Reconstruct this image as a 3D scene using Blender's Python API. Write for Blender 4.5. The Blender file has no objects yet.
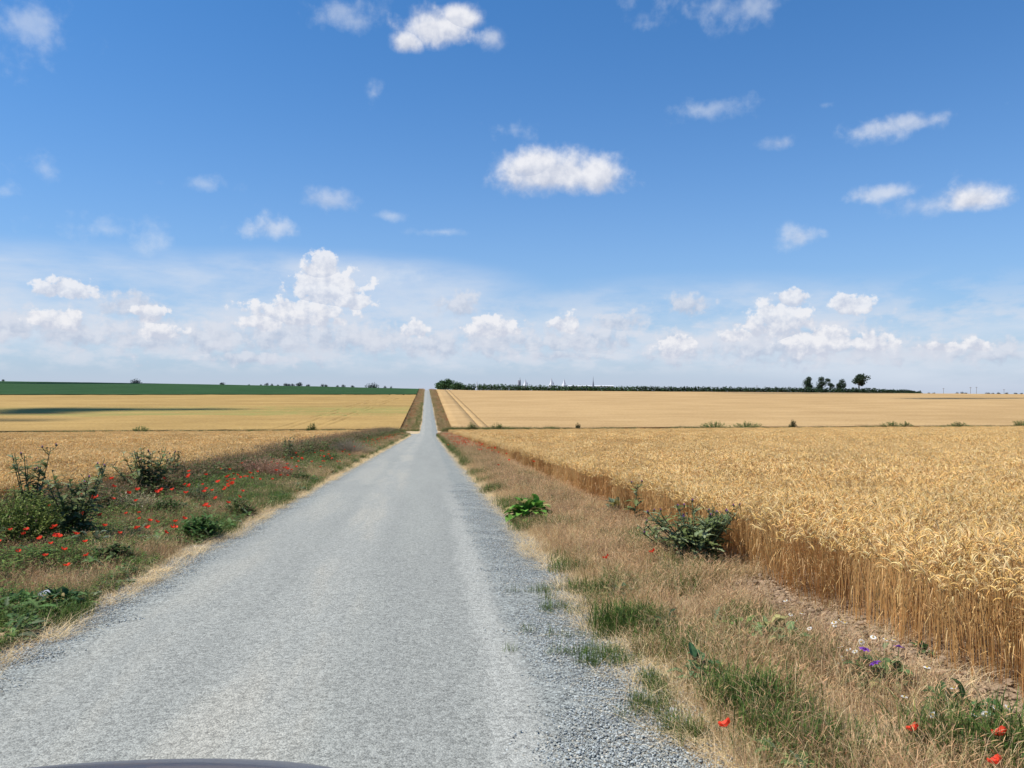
import bpy, math, random
from mathutils import Vector, noise, Matrix
R = math.radians
C = bpy.context.scene.collection
sc = bpy.context.scene
rnd = random.Random(7)
F = 770.0
YAW = 6.2
HOR = 388.0
EYE = 1.9

# ------------------------------------------------------------------ terrain
def smax(a, b, k):
    h = max(k - abs(a - b), 0) / k
    return max(a, b) + h * h * k * .25
def smin(a, b, k):
    return -smax(-a, -b, k)
def lerp_list(t, pts):
    if t <= pts[0][0]: return pts[0][1]
    for (a, va), (b, vb) in zip(pts, pts[1:]):
        if t <= b: return va + (vb - va) * (t - a) / (b - a)
    return pts[-1][1]
CREST = [(-1.2, 930), (-.518, 835), (-.25, 650), (-.05, 530), (.05, 480), (.2, 460), (.458, 430), (.833, 388), (1.5, 370)]
def ground(x, y):
    if y < -30: y = -30 + (y + 30) * .1
    near = -.048 * y
    rise = -10.9 + .023 * y
    z = smax(near, rise, .9)
    if y > 250:
        dc = lerp_list(x / max(y, 1), CREST)
        zc = -10.9 + .023 * dc
        z = smin(z, zc - .014 * (y - dc), 1.6)
    return z
cy, sy = math.cos(R(YAW)), math.sin(R(YAW))
def ray(px, py):
    X, Z, Y = (px - 512) / F, 1.0, (HOR - py) / F
    return (X * cy + Z * sy, -X * sy + Z * cy, Y)      # per unit of camera depth
def on_ground(px, py):
    d = ray(px, py); t = 1.0
    while t < 3000:
        if EYE + d[2] * t < ground(d[0] * t, d[1] * t): break
        t *= 1.002
    return Vector((d[0] * t, d[1] * t, ground(d[0] * t, d[1] * t)))
def at_depth(px, Z):
    d = ray(px, HOR); return Vector((d[0] * Z, d[1] * Z, ground(d[0] * Z, d[1] * Z)))
def z_at(py, Z): return EYE + (HOR - py) / F * Z

# ------------------------------------------------------------------ helpers
def tag(o, label=None, cat=None, group=None, kind=None):
    if label: o['label'] = label
    if cat: o['category'] = cat
    if group: o['group'] = group
    if kind: o['kind'] = kind
    return o
def empty(name, loc, rz=0):
    o = bpy.data.objects.new(name, None); o.empty_display_size = .1; C.objects.link(o)
    o.location = loc; o.rotation_euler.z = rz
    return o
def copy_tree(o, parent=None):
    c = o.copy(); C.objects.link(c)
    if parent: c.parent = parent
    for ch in list(o.children): copy_tree(ch, c)
    return c
class MB:
    def __init__(s): s.v = []; s.f = []; s.c = []
    def add(s, p, c): s.v.append(tuple(p)); s.c.append((c[0], c[1], c[2], 1)); return len(s.v) - 1
    def face(s, *i): s.f.append(i)
    def ribbon(s, pts, ws, side, col, col2=None):
        n = len(pts); prev = None
        for i, (p, w) in enumerate(zip(pts, ws)):
            t = i / max(n - 1, 1)
            c = col if col2 is None else [a + (b - a) * t for a, b in zip(col, col2)]
            p = Vector(p)
            if w < 1e-5: cur = (s.add(p, c),)
            else: cur = (s.add(p - side * w, c), s.add(p + side * w, c))
            if prev:
                if len(cur) == 2 and len(prev) == 2: s.face(prev[0], prev[1], cur[1], cur[0])
                elif len(cur) == 1 and len(prev) == 2: s.face(prev[0], prev[1], cur[0])
                elif len(prev) == 1 and len(cur) == 2: s.face(prev[0], cur[1], cur[0])
            prev = cur
    def tube(s, pts, rs, n, col, col2=None, cap=True):
        pts = [Vector(p) for p in pts]; rings = []
        for i, p in enumerate(pts):
            d = (pts[min(i + 1, len(pts) - 1)] - pts[max(i - 1, 0)]).normalized()
            u = d.orthogonal().normalized() if i == 0 else (u - d * u.dot(d)).normalized()
            w = d.cross(u)
            t = i / max(len(pts) - 1, 1)
            c = col if col2 is None else [a + (b - a) * t for a, b in zip(col, col2)]
            if rs[i] < 1e-5: rings.append([s.add(p, c)] * n)
            else: rings.append([s.add(p + (u * math.cos(6.2832 * k / n) + w * math.sin(6.2832 * k / n)) * rs[i], c) for k in range(n)])
        for a, b in zip(rings, rings[1:]):
            for k in range(n):
                q = [a[k], a[(k + 1) % n], b[(k + 1) % n], b[k]]
                q = list(dict.fromkeys(q))
                if len(q) > 2: s.f.append(tuple(q))
        if cap and rs[-1] > 1e-5: s.f.append(tuple(rings[-1]))
    def leaf(s, base, d, L, W, col, droop=.3, lobes=0, n=5, fold=.25, rg=rnd):
        """a leaf along d with midrib, folded halves and (for thistles) jagged edges"""
        d = Vector(d).normalized(); side = d.cross(Vector((0, 0, 1)))
        side = side.normalized() if side.length > 1e-3 else Vector((1, 0, 0))
        up = side.cross(d); p = Vector(base); prev = None
        n = max(n, lobes * 2 if lobes else n)
        for i in range(n + 1):
            t = i / n
            w = W * math.sin(math.pi * min(1, t * .9 + .1)) ** .8
            if lobes: w *= (1.25 if i % 2 else .45)
            dd = (d - Vector((0, 0, 1)) * droop * t * 1.6).normalized()
            if i: p = p + dd * (L / n)
            lift = (up * fold * w) + (up * rg.uniform(-.12, .12) * w)
            sp = side * w - (dd * w * .25 if not lobes else -dd * w * .3)
            k = rg.uniform(.85, 1.15); c = [a * k for a in col]; cm = [min(1, a * 1.25) for a in col]
            cur = (s.add(p + sp + lift, c), s.add(p, cm), s.add(p - sp * 1 - (Vector() if not lobes else -dd * w * .6) + lift, c)) if t < 1 else (s.add(p, c),)
            if prev:
                if len(cur) == 3: s.face(prev[0], prev[1], cur[1], cur[0]); s.face(prev[1], prev[2], cur[2], cur[1])
                else: s.face(prev[0], prev[1], cur[0]); s.face(prev[1], prev[2], cur[0])
            prev = cur
    def rock(s, c, r, col, rg=rnd, sq=.7):
        ph = (1 + 5 ** .5) / 2
        V = [(-1, ph, 0), (1, ph, 0), (-1, -ph, 0), (1, -ph, 0), (0, -1, ph), (0, 1, ph), (0, -1, -ph), (0, 1, -ph), (ph, 0, -1), (ph, 0, 1), (-ph, 0, -1), (-ph, 0, 1)]
        Fc = [(0, 11, 5), (0, 5, 1), (0, 1, 7), (0, 7, 10), (0, 10, 11), (1, 5, 9), (5, 11, 4), (11, 10, 2), (10, 7, 6), (7, 1, 8), (3, 9, 4), (3, 4, 2), (3, 2, 6), (3, 6, 8), (3, 8, 9), (4, 9, 5), (2, 4, 11), (6, 2, 10), (8, 6, 7), (9, 8, 1)]
        a = rg.random() * 6.28; ca, sa = math.cos(a), math.sin(a); ex = rg.uniform(.7, 1.35)
        ids = []
        for v in V:
            k = r / 1.9 * rg.uniform(.75, 1.2)
            x, y, z = v[0] * k * ex, v[1] * k, v[2] * k * sq
            ids.append(s.add((c[0] + x * ca - y * sa, c[1] + x * sa + y * ca, c[2] + z), col))
        for f in Fc: s.face(*[ids[i] for i in f])
    def box(s, a, b, col):
        ids = [s.add((x, y, z), col) for z in (a[2], b[2]) for x, y in ((a[0], a[1]), (b[0], a[1]), (b[0], b[1]), (a[0], b[1]))]
        for q in ((3, 2, 1, 0), (4, 5, 6, 7), (0, 1, 5, 4), (1, 2, 6, 5), (2, 3, 7, 6), (3, 0, 4, 7)): s.face(*[ids[i] for i in q])
    def mesh(s, name, mat, smooth=False):
        m = bpy.data.meshes.new(name); m.from_pydata(s.v, [], s.f)
        a = m.color_attributes.new('Col', 'FLOAT_COLOR', 'POINT')
        a.data.foreach_set('color', [x for c in s.c for x in c])
        if mat: m.materials.append(mat)
        if smooth: m.polygons.foreach_set('use_smooth', [True] * len(m.polygons))
        m.update(); return m
    def obj(s, name, mat, parent=None, smooth=False, link=True):
        o = bpy.data.objects.new(name, s.mesh(name, mat, smooth))
        if link: C.objects.link(o)
        if parent: o.parent = parent
        return o
def jit(c, k, rg=rnd):
    f = rg.uniform(1 - k, 1 + k); return [min(1, x * f * rg.uniform(.95, 1.05)) for x in c]

# ------------------------------------------------------------------ materials
def newmat(name):
    m = bpy.data.materials.new(name); m.use_nodes = True
    nt = m.node_tree; return m, nt, nt.nodes['Principled BSDF'], nt.nodes['Material Output']
def N(nt, t, **kw):
    n = nt.nodes.new(t)
    for k, v in kw.items(): setattr(n, k, v)
    return n
def setin(nt, s, v):
    if hasattr(v, 'is_linked') or isinstance(v, bpy.types.NodeSocket): nt.links.new(v, s)
    elif v is not None: s.default_value = v
def M(nt, op, a, b=None, c=None, clamp=False):
    n = N(nt, 'ShaderNodeMath', operation=op, use_clamp=clamp)
    for i, v in enumerate((a, b, c)):
        if v is not None: setin(nt, n.inputs[i], v)
    return n.outputs[0]
def mixc(nt, fac, a, b, mode='MIX'):
    n = N(nt, 'ShaderNodeMix', data_type='RGBA', blend_type=mode)
    setin(nt, n.inputs[0], fac)
    for i, v in ((6, a), (7, b)):
        setin(nt, n.inputs[i], (*v, 1) if isinstance(v, (tuple, list)) and len(v) == 3 else v)
    return n.outputs[2]
def sstep(nt, x, a, b):
    n = N(nt, 'ShaderNodeMapRange', interpolation_type='SMOOTHSTEP')
    setin(nt, n.inputs[0], x); setin(nt, n.inputs[1], a); setin(nt, n.inputs[2], b)
    return n.outputs[0]
def tex_noise(nt, vec, scale, detail=4, rough=.55, dim='3D', dist=0):
    n = N(nt, 'ShaderNodeTexNoise', noise_dimensions=dim)
    setin(nt, n.inputs['Vector'], vec); n.inputs['Scale'].default_value = scale
    n.inputs['Detail'].default_value = detail; n.inputs['Roughness'].default_value = rough; n.inputs['Distortion'].default_value = dist
    return n.outputs[0]
def mapping(nt, vec, scale):
    n = N(nt, 'ShaderNodeMapping'); setin(nt, n.inputs[0], vec); n.inputs['Scale'].default_value = scale
    return n.outputs[0]
def plant_mat(name, trans=.3, var=.35, rough=.6):
    m, nt, bs, out = newmat(name)
    at = N(nt, 'ShaderNodeAttribute', attribute_name='Col')
    oi = N(nt, 'ShaderNodeObjectInfo')
    k = M(nt, 'MULTIPLY_ADD', oi.outputs['Random'], var, 1 - var / 2)
    hs = N(nt, 'ShaderNodeHueSaturation'); setin(nt, hs.inputs['Value'], k); setin(nt, hs.inputs['Color'], at.outputs['Color'])
    setin(nt, bs.inputs['Base Color'], hs.outputs[0]); bs.inputs['Roughness'].default_value = rough
    bs.inputs['Specular IOR Level'].default_value = .12
    tr = N(nt, 'ShaderNodeBsdfTranslucent'); setin(nt, tr.inputs[0], hs.outputs[0])
    mx = N(nt, 'ShaderNodeMixShader'); mx.inputs[0].default_value = trans
    nt.links.new(bs.outputs[0], mx.inputs[1]); nt.links.new(tr.outputs[0], mx.inputs[2]); nt.links.new(mx.outputs[0], out.inputs[0])
    return m
PLANT = plant_mat('leaf_and_stem')
WHEAT = plant_mat('ripe_wheat', .25, .22, .5)
PETAL = plant_mat('petal', .4, .25, .5)
FOLIAGE = plant_mat('tree_foliage', .2, .2)
def simple(name, col, rough=.7, metal=0, nscale=6, nvar=.25):
    m, nt, bs, out = newmat(name)
    g = N(nt, 'ShaderNodeTexCoord').outputs['Object']
    n = tex_noise(nt, g, nscale, 5)
    setin(nt, bs.inputs['Base Color'], mixc(nt, n, [c * (1 - nvar) for c in col], [min(1, c * (1 + nvar)) for c in col]))
    bs.inputs['Roughness'].default_value = rough; bs.inputs['Metallic'].default_value = metal
    return m
def vcol(name, rough=.9):
    m, nt, bs, out = newmat(name)
    at = N(nt, 'ShaderNodeAttribute', attribute_name='Col')
    pos = N(nt, 'ShaderNodeTexCoord').outputs['Object']
    n = tex_noise(nt, pos, 60, 3)
    setin(nt, bs.inputs['Base Color'], mixc(nt, 1.0, at.outputs['Color'], mixc(nt, n, (.7, .7, .7), (1.25, 1.25, 1.25)), 'MULTIPLY'))
    bs.inputs['Roughness'].default_value = rough
    return m
STONE = vcol('stone')
BARK = simple('bark', (.09, .07, .055), .9)
WHITEPAINT = simple('white_cladding', (.55, .56, .58), .6, nscale=.3, nvar=.05)
GREYCLAD = simple('grey_cladding', (.18, .19, .22), .6)
WOODPOLE = simple('weathered_pole', (.2, .18, .16), .85)

def ground_mat():
    m, nt, bs, out = newmat('verge_soil')
    pos = N(nt, 'ShaderNodeNewGeometry').outputs['Position']
    n1 = tex_noise(nt, pos, .9, 6, .6); n2 = tex_noise(nt, pos, 14, 5, .7); n3 = tex_noise(nt, pos, 90, 3, .6)
    soil = mixc(nt, n2, (.19, .125, .07), (.40, .285, .175))
    straw = mixc(nt, n2, (.42, .31, .15), (.66, .51, .29))
    sep = N(nt, 'ShaderNodeSeparateXYZ'); setin(nt, sep.inputs[0], pos)
    x = sep.outputs[0]
    # straw litter lies beside the road, bare soil beside the wheat
    band = M(nt, 'ADD', x, M(nt, 'MULTIPLY', M(nt, 'SUBTRACT', n1, .5), 1.6))
    right = M(nt, 'MULTIPLY', sstep(nt, band, 3.4, 2.2), sstep(nt, band, -5.2, -4.0))
    f = M(nt, 'MULTIPLY', right, sstep(nt, n2, .32, .62))
    col = mixc(nt, f, soil, straw)
    col = mixc(nt, 1.0, col, mixc(nt, n3, (.6, .6, .6), (1.4, 1.4, 1.4)), 'MULTIPLY')
    setin(nt, bs.inputs['Base Color'], col); bs.inputs['Roughness'].default_value = .95
    b = N(nt, 'ShaderNodeBump'); b.inputs['Distance'].default_value = .05; b.inputs['Strength'].default_value = .8
    setin(nt, b.inputs['Height'], M(nt, 'ADD', n2, M(nt, 'MULTIPLY', n3, .3))); nt.links.new(b.outputs[0], bs.inputs['Normal'])
    return m
def road_mat():
    m, nt, bs, out = newmat('gravel')
    pos = N(nt, 'ShaderNodeNewGeometry').outputs['Position']
    sep = N(nt, 'ShaderNodeSeparateXYZ'); setin(nt, sep.inputs[0], pos)
    x = sep.outputs[0]
    v1 = N(nt, 'ShaderNodeTexVoronoi'); setin(nt, v1.inputs['Vector'], pos); v1.inputs['Scale'].default_value = 88
    v2 = N(nt, 'ShaderNodeTexVoronoi'); setin(nt, v2.inputs['Vector'], pos); v2.inputs['Scale'].default_value = 40
    hs = N(nt, 'ShaderNodeSeparateColor'); setin(nt, hs.inputs[0], v1.outputs['Color'])
    hs2 = N(nt, 'ShaderNodeSeparateColor'); setin(nt, hs2.inputs[0], v2.outputs['Color'])
    stre = mapping(nt, pos, (1, .12, 1))
    big = tex_noise(nt, stre, 1.1, 5, .6); mid = tex_noise(nt, pos, 9, 4, .65); wob = tex_noise(nt, pos, .35, 3)
    xx = M(nt, 'ADD', x, M(nt, 'MULTIPLY', M(nt, 'SUBTRACT', wob, .5), .5))
    # packed pale wheel tracks, loose blue-grey shoulders
    xx = M(nt, 'ADD', xx, M(nt, 'MULTIPLY', M(nt, 'SUBTRACT', mid, .5), .25))
    def bandx(c, w, s): return sstep(nt, M(nt, 'ABSOLUTE', M(nt, 'SUBTRACT', xx, c)), w + s, w)
    loose = M(nt, 'MAXIMUM', sstep(nt, xx, .66, .86), sstep(nt, xx, -2.75, -3.15))
    ridge = M(nt, 'MULTIPLY', bandx(.56, .05, .2), sstep(nt, sep.outputs[1], 34, 5)); track = M(nt, 'MAXIMUM', M(nt, 'MAXIMUM', ridge, bandx(-1.2, .22, .4)), M(nt, 'MULTIPLY', bandx(-2.3, .2, .5), .5))
    base = mixc(nt, sstep(nt, big, .3, .7), (.228, .230, .204), (.258, .260, .228))
    tan = mixc(nt, M(nt, 'MULTIPLY', sstep(nt, big, .45, .62), track), base, (.295, .28, .232))
    pale = mixc(nt, M(nt, 'ADD', M(nt, 'MULTIPLY', track, .3), M(nt, 'MULTIPLY', ridge, .45)), tan, (.315, .312, .275))
    col = mixc(nt, M(nt, 'MULTIPLY', loose, .85), pale, (.205, .215, .196))
    amp = M(nt, 'MULTIPLY_ADD', loose, .55, .6)
    gv = M(nt, 'ADD', M(nt, 'MULTIPLY', M(nt, 'SUBTRACT', hs.outputs[0], .5), M(nt, 'MULTIPLY', amp, .9)),
           M(nt, 'MULTIPLY', M(nt, 'SUBTRACT', hs2.outputs[0], .5), M(nt, 'MULTIPLY', amp, .75)))
    gv = M(nt, 'ADD', gv, M(nt, 'MULTIPLY', M(nt, 'SUBTRACT', mid, .5), .22))
    gv = M(nt, 'ADD', 1.0, gv)
    cc = N(nt, 'ShaderNodeCombineColor')
    for i in range(3): setin(nt, cc.inputs[i], gv)
    setin(nt, bs.inputs['Base Color'], mixc(nt, 1.0, col, cc.outputs[0], 'MULTIPLY'))
    bs.inputs['Roughness'].default_value = .9; bs.inputs['Specular IOR Level'].default_value = .3
    b = N(nt, 'ShaderNodeBump'); b.inputs['Distance'].default_value = .008; b.inputs['Strength'].default_value = .75
    setin(nt, b.inputs['Height'], M(nt, 'SUBTRACT', M(nt, 'MULTIPLY', mid, .35), M(nt, 'MULTIPLY', v1.outputs['Distance'], .9)))
    nt.links.new(b.outputs[0], bs.inputs['Normal'])
    return m
def crop_mat(name, c1, c2, patch=None, streak=(1, 1, 1)):
    m, nt, bs, out = newmat(name)
    pos = N(nt, 'ShaderNodeNewGeometry').outputs['Position']
    fine = tex_noise(nt, mapping(nt, pos, streak), 1.6, 4, .7); mid = tex_noise(nt, mapping(nt, pos, (.4, 1, 1)), .09, 5, .6)
    f = M(nt, 'ADD', M(nt, 'MULTIPLY', fine, .55), M(nt, 'MULTIPLY', mid, .45))
    col = mixc(nt, sstep(nt, f, .35, .65), c1, c2)
    if patch: col = patch(nt, pos, col)
    setin(nt, bs.inputs['Base Color'], col); bs.inputs['Roughness'].default_value = .95; bs.inputs['Specular IOR Level'].default_value = .05
    b = N(nt, 'ShaderNodeBump'); b.inputs['Distance'].default_value = .25; b.inputs['Strength'].default_value = .7
    setin(nt, b.inputs['Height'], fine); nt.links.new(b.outputs[0], bs.inputs['Normal'])
    return m
def lodged(nt, pos, col):
    """flattened, greener crop in the left far field"""
    sep = N(nt, 'ShaderNodeSeparateXYZ'); setin(nt, sep.inputs[0], pos)
    n = tex_noise(nt, mapping(nt, pos, (.25, 1, 1)), .12, 5, .65)
    fine = tex_noise(nt, mapping(nt, pos, (.5, 1, 1)), .6, 4, .7)
    y = M(nt, 'ADD', sep.outputs[1], M(nt, 'MULTIPLY', M(nt, 'SUBTRACT', n, .5), 60))
    zone = M(nt, 'MULTIPLY', sstep(nt, y, 208, 218), sstep(nt, y, 275, 240))
    f = M(nt, 'MULTIPLY', zone, sstep(nt, M(nt, 'ADD', M(nt, 'MULTIPLY', n, .5), M(nt, 'MULTIPLY', fine, .5)), .40, .56))
    return mixc(nt, M(nt, 'MULTIPLY', f, .8), col, (.22, .21, .065))
GROUND = ground_mat(); ROAD = road_mat()
FARWHEAT = crop_mat('far_wheat', (.33, .21, .092), (.46, .305, .142))
LEFTWHEAT = crop_mat('far_left_wheat', (.26, .165, .058), (.40, .262, .094), lodged)
GREENCROP = crop_mat('green_crop', (.018, .048, .015), (.036, .078, .027), None, (1, .5, 1))

# ------------------------------------------------------------------ terrain, road, fields
ys = [-400, -200, -100, -60, -30] + [-30 + 5 * i for i in range(1, 32)] + [126 + 3 * i for i in range(1, 24)] + [200 + 10 * i for i in range(0, 30)] + [500 + 12.5 * i for i in range(0, 32)] + [920, 1000, 1150, 1400, 1800, 2400, 3200]
xs = [-3200, -2400, -1600, -1000, -750, -600, -500] + [-450 + 25 * i for i in range(0, 17)] + [-40, -30, -20, -12, -8, -3.6, -1, 2, 4, 8, 12, 20, 30, 40] + [50 + 25 * i for i in range(0, 19)] + [600, 750, 1000, 1600, 2400, 3200]
def sheet(name, xs, ys, fz, mat, keep=None):
    mb = MB(); n = len(xs)
    for y in ys:
        for x in xs: mb.add((x, y, fz(x, y)), (1, 1, 1))
    for j in range(len(ys) - 1):
        for i in range(n - 1):
            if keep is None or keep((xs[i] + xs[i + 1]) / 2, (ys[j] + ys[j + 1]) / 2):
                mb.face(j * n + i, j * n + i + 1, (j + 1) * n + i + 1, (j + 1) * n + i)
    return mb.obj(name, mat)
g = sheet('ground', xs, ys, ground, GROUND)
tag(g, 'bare brown soil and straw under the crops and along the verges', 'ground', kind='structure')

def road_edges(y):
    wob = .10 * noise.noise((y * .45, 3.1, 0)) + .06 * noise.noise((y * 1.7, 8.1, 0))
    wob2 = .12 * noise.noise((y * .4, 13.1, 0)) + .07 * noise.noise((y * 1.5, 18.1, 0))
    l = lerp_list(y, [(0, -3.4), (138, -3.35), (146, -3.2), (156, -1.75), (190, -1.5), (530, -2.6), (700, -3)])
    r = lerp_list(y, [(0, 1.46), (7, 1.50), (14, 1.58), (138, 1.55), (146, 1.9), (158, 1.9), (190, 1.75), (530, .6), (700, 0)])
    return l + wob, r + wob2
rys = []
y = -60
while y < 620:
    rys.append(y); y += 1.2 if y < 40 else (2.5 if y < 240 else 8)
mb = MB(); NX = 9
for y in rys:
    l, r = road_edges(y)
    for i in range(NX):
        t = i / (NX - 1); x = l + (r - l) * t
        zz = ground(x, y) + .004 + .05 * (1 - (2 * t - 1) ** 2)
        mb.add((x, y, zz), (1, 1, 1))
for j in range(len(rys) - 1):
    for i in range(NX - 1): mb.face(j * NX + i, j * NX + i + 1, (j + 1) * NX + i + 1, (j + 1) * NX + i)
tag(mb.obj('road', ROAD, smooth=True), 'straight pale grey gravel road running down into a dip and up the far slope', 'road', kind='structure')
# farm track crossing in the dip
mb = MB(); txs = [-70, -40, -20, -12, -8, -5, -3, -1.6]
for x in txs:
    w = 2.2 + (1.6 if x > -4 else .5 if x > -6 else 0); yc = 149 + (x + 1.6) * .12
    for k in (-1, -.33, .33, 1):
        yy = yc + k * w; mb.add((x, yy, ground(x, yy) + .012), (1, 1, 1))
for j in range(len(txs) - 1):
    for i in range(3): mb.face(j * 4 + i, j * 4 + i + 1, (j + 1) * 4 + i + 1, (j + 1) * 4 + i)
tag(mb.obj('path', ROAD), 'pale farm track branching left from the road in the dip', 'path', kind='structure')

def frange(a, b, st):
    o = []; v = a
    while v < b - 1e-6: o.append(v); v += st
    return o + [b]
def field(name, x0, x1, y0, y1, mat, h, grooves=(), xst=6, yst=4, tracks=False):
    """raised crop block with rough top, vertical sides and wheel-track trenches running with the road"""
    fx = frange(x0, min(x1, x0 + 30 * (1 if x1 > x0 else -1)) if x1 > x0 else x1, 1.5 if x1 > x0 else xst)
    if x0 + 30 < x1: fx = frange(x0, x0 + 30, 2) + frange(x0 + 36, x1, xst)
    if tracks: fx = [v for v in fx if v < -46] + frange(-46, x1, .45)
    for gx, gw in grooves:
        fx += [gx - gw - .05, gx - gw, gx + gw, gx + gw + .05]
    fx = sorted(set(round(v, 3) for v in fx)); fy = frange(y0, y1, yst); mb = MB(); n = len(fx)
    for y in fy:
        for x in fx:
            hh = h + .12 * noise.noise((x * .35, y * .35, h)) + .05 * noise.noise((x * 1.9, y * 1.9, 2))
            for gx, gw in grooves:
                if abs(x - gx) <= gw + .01: hh = .46 + .35 * noise.noise((x, y * .09, 4))
            if tracks and x > -46:
                for tx in (-31, -28.6, -24, -21.8):
                    cx = tx + (y - 170) * .055 + .5 * noise.noise((y * .03, tx, 0))
                    if abs(x - cx) < .36 and noise.noise((y * .07, tx, 3)) > -.05: hh -= .26
            mb.add((x, y, ground(x, y) + hh), (1, 1, 1))
    for j in range(len(fy) - 1):
        for i in range(n - 1): mb.face(j * n + i, j * n + i + 1, (j + 1) * n + i + 1, (j + 1) * n + i)
    def skirt(idx):
        lo = [mb.add((mb.v[i][0], mb.v[i][1], ground(mb.v[i][0], mb.v[i][1]) - .1), (1, 1, 1)) for i in idx]
        for a, b, c, d in zip(idx, idx[1:], lo[1:], lo): mb.face(a, b, c, d)
    skirt(list(range(n))); skirt([j * n for j in range(len(fy))]); skirt([j * n + n - 1 for j in range(len(fy))])
    return mb.obj(name, mat, smooth=True)
f = field('wheat_field', 5.0, 560, 159.5, 640, FARWHEAT, .7, [(11.0, .08), (12.9, .08)], xst=8, yst=4)
tag(f, 'far wheat field on the right slope beyond the dip, pinkish tan', 'wheat field', kind='stuff')
f = field('wheat_field', -560, -5.9, 159, 384, LEFTWHEAT, .7, xst=5, yst=3, tracks=True)
tag(f, 'far wheat field on the left slope with flattened greenish patches, below the green crop', 'wheat field', kind='stuff')
f = field('crop_field', -900, -5.9, 386, 920, GREENCROP, .9, xst=10, yst=6)
tag(f, 'dark green crop field along the left horizon', 'crop field', kind='stuff')

# ------------------------------------------------------------------ scatter (uncountable ground cover only)
def scatter(name, protos, pts, label, cat):
    m = bpy.data.meshes.new(name); m.from_pydata([p[0] for p in pts], [], [])
    a = m.attributes.new('rot', 'FLOAT_VECTOR', 'POINT'); a.data.foreach_set('vector', [v for p in pts for v in p[1]])
    a = m.attributes.new('scl', 'FLOAT', 'POINT'); a.data.foreach_set('value', [p[2] for p in pts])
    a = m.attributes.new('idx', 'INT', 'POINT'); a.data.foreach_set('value', [p[3] for p in pts])
    o = bpy.data.objects.new(name, m); C.objects.link(o)
    ng = bpy.data.node_groups.new(name, 'GeometryNodeTree')
    ng.interface.new_socket('Geometry', in_out='INPUT', socket_type='NodeSocketGeometry')
    ng.interface.new_socket('Geometry', in_out='OUTPUT', socket_type='NodeSocketGeometry')
    gi = ng.nodes.new('NodeGroupInput'); go = ng.nodes.new('NodeGroupOutput')
    jn = ng.nodes.new('GeometryNodeJoinGeometry')
    for p in reversed(protos):
        oi = ng.nodes.new('GeometryNodeObjectInfo'); oi.inputs['Object'].default_value = p
        g2 = ng.nodes.new('GeometryNodeGeometryToInstance')
        ng.links.new(oi.outputs['Geometry'], g2.inputs[0]); ng.links.new(g2.outputs[0], jn.inputs[0])
    ip = ng.nodes.new('GeometryNodeInstanceOnPoints'); ip.inputs['Pick Instance'].default_value = True
    def na(n, t):
        x = ng.nodes.new('GeometryNodeInputNamedAttribute'); x.data_type = t; x.inputs['Name'].default_value = n; return x.outputs['Attribute']
    er = ng.nodes.new('FunctionNodeEulerToRotation'); ng.links.new(na('rot', 'FLOAT_VECTOR'), er.inputs[0])
    ng.links.new(gi.outputs[0], ip.inputs['Points']); ng.links.new(jn.outputs[0], ip.inputs['Instance'])
    ng.links.new(na('idx', 'INT'), ip.inputs['Instance Index']); ng.links.new(er.outputs[0], ip.inputs['Rotation'])
    ng.links.new(na('scl', 'FLOAT'), ip.inputs['Scale']); ng.links.new(ip.outputs[0], go.inputs[0])
    md = o.modifiers.new('scatter', 'NODES'); md.node_group = ng
    return tag(o, label, cat, kind='stuff')

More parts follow.
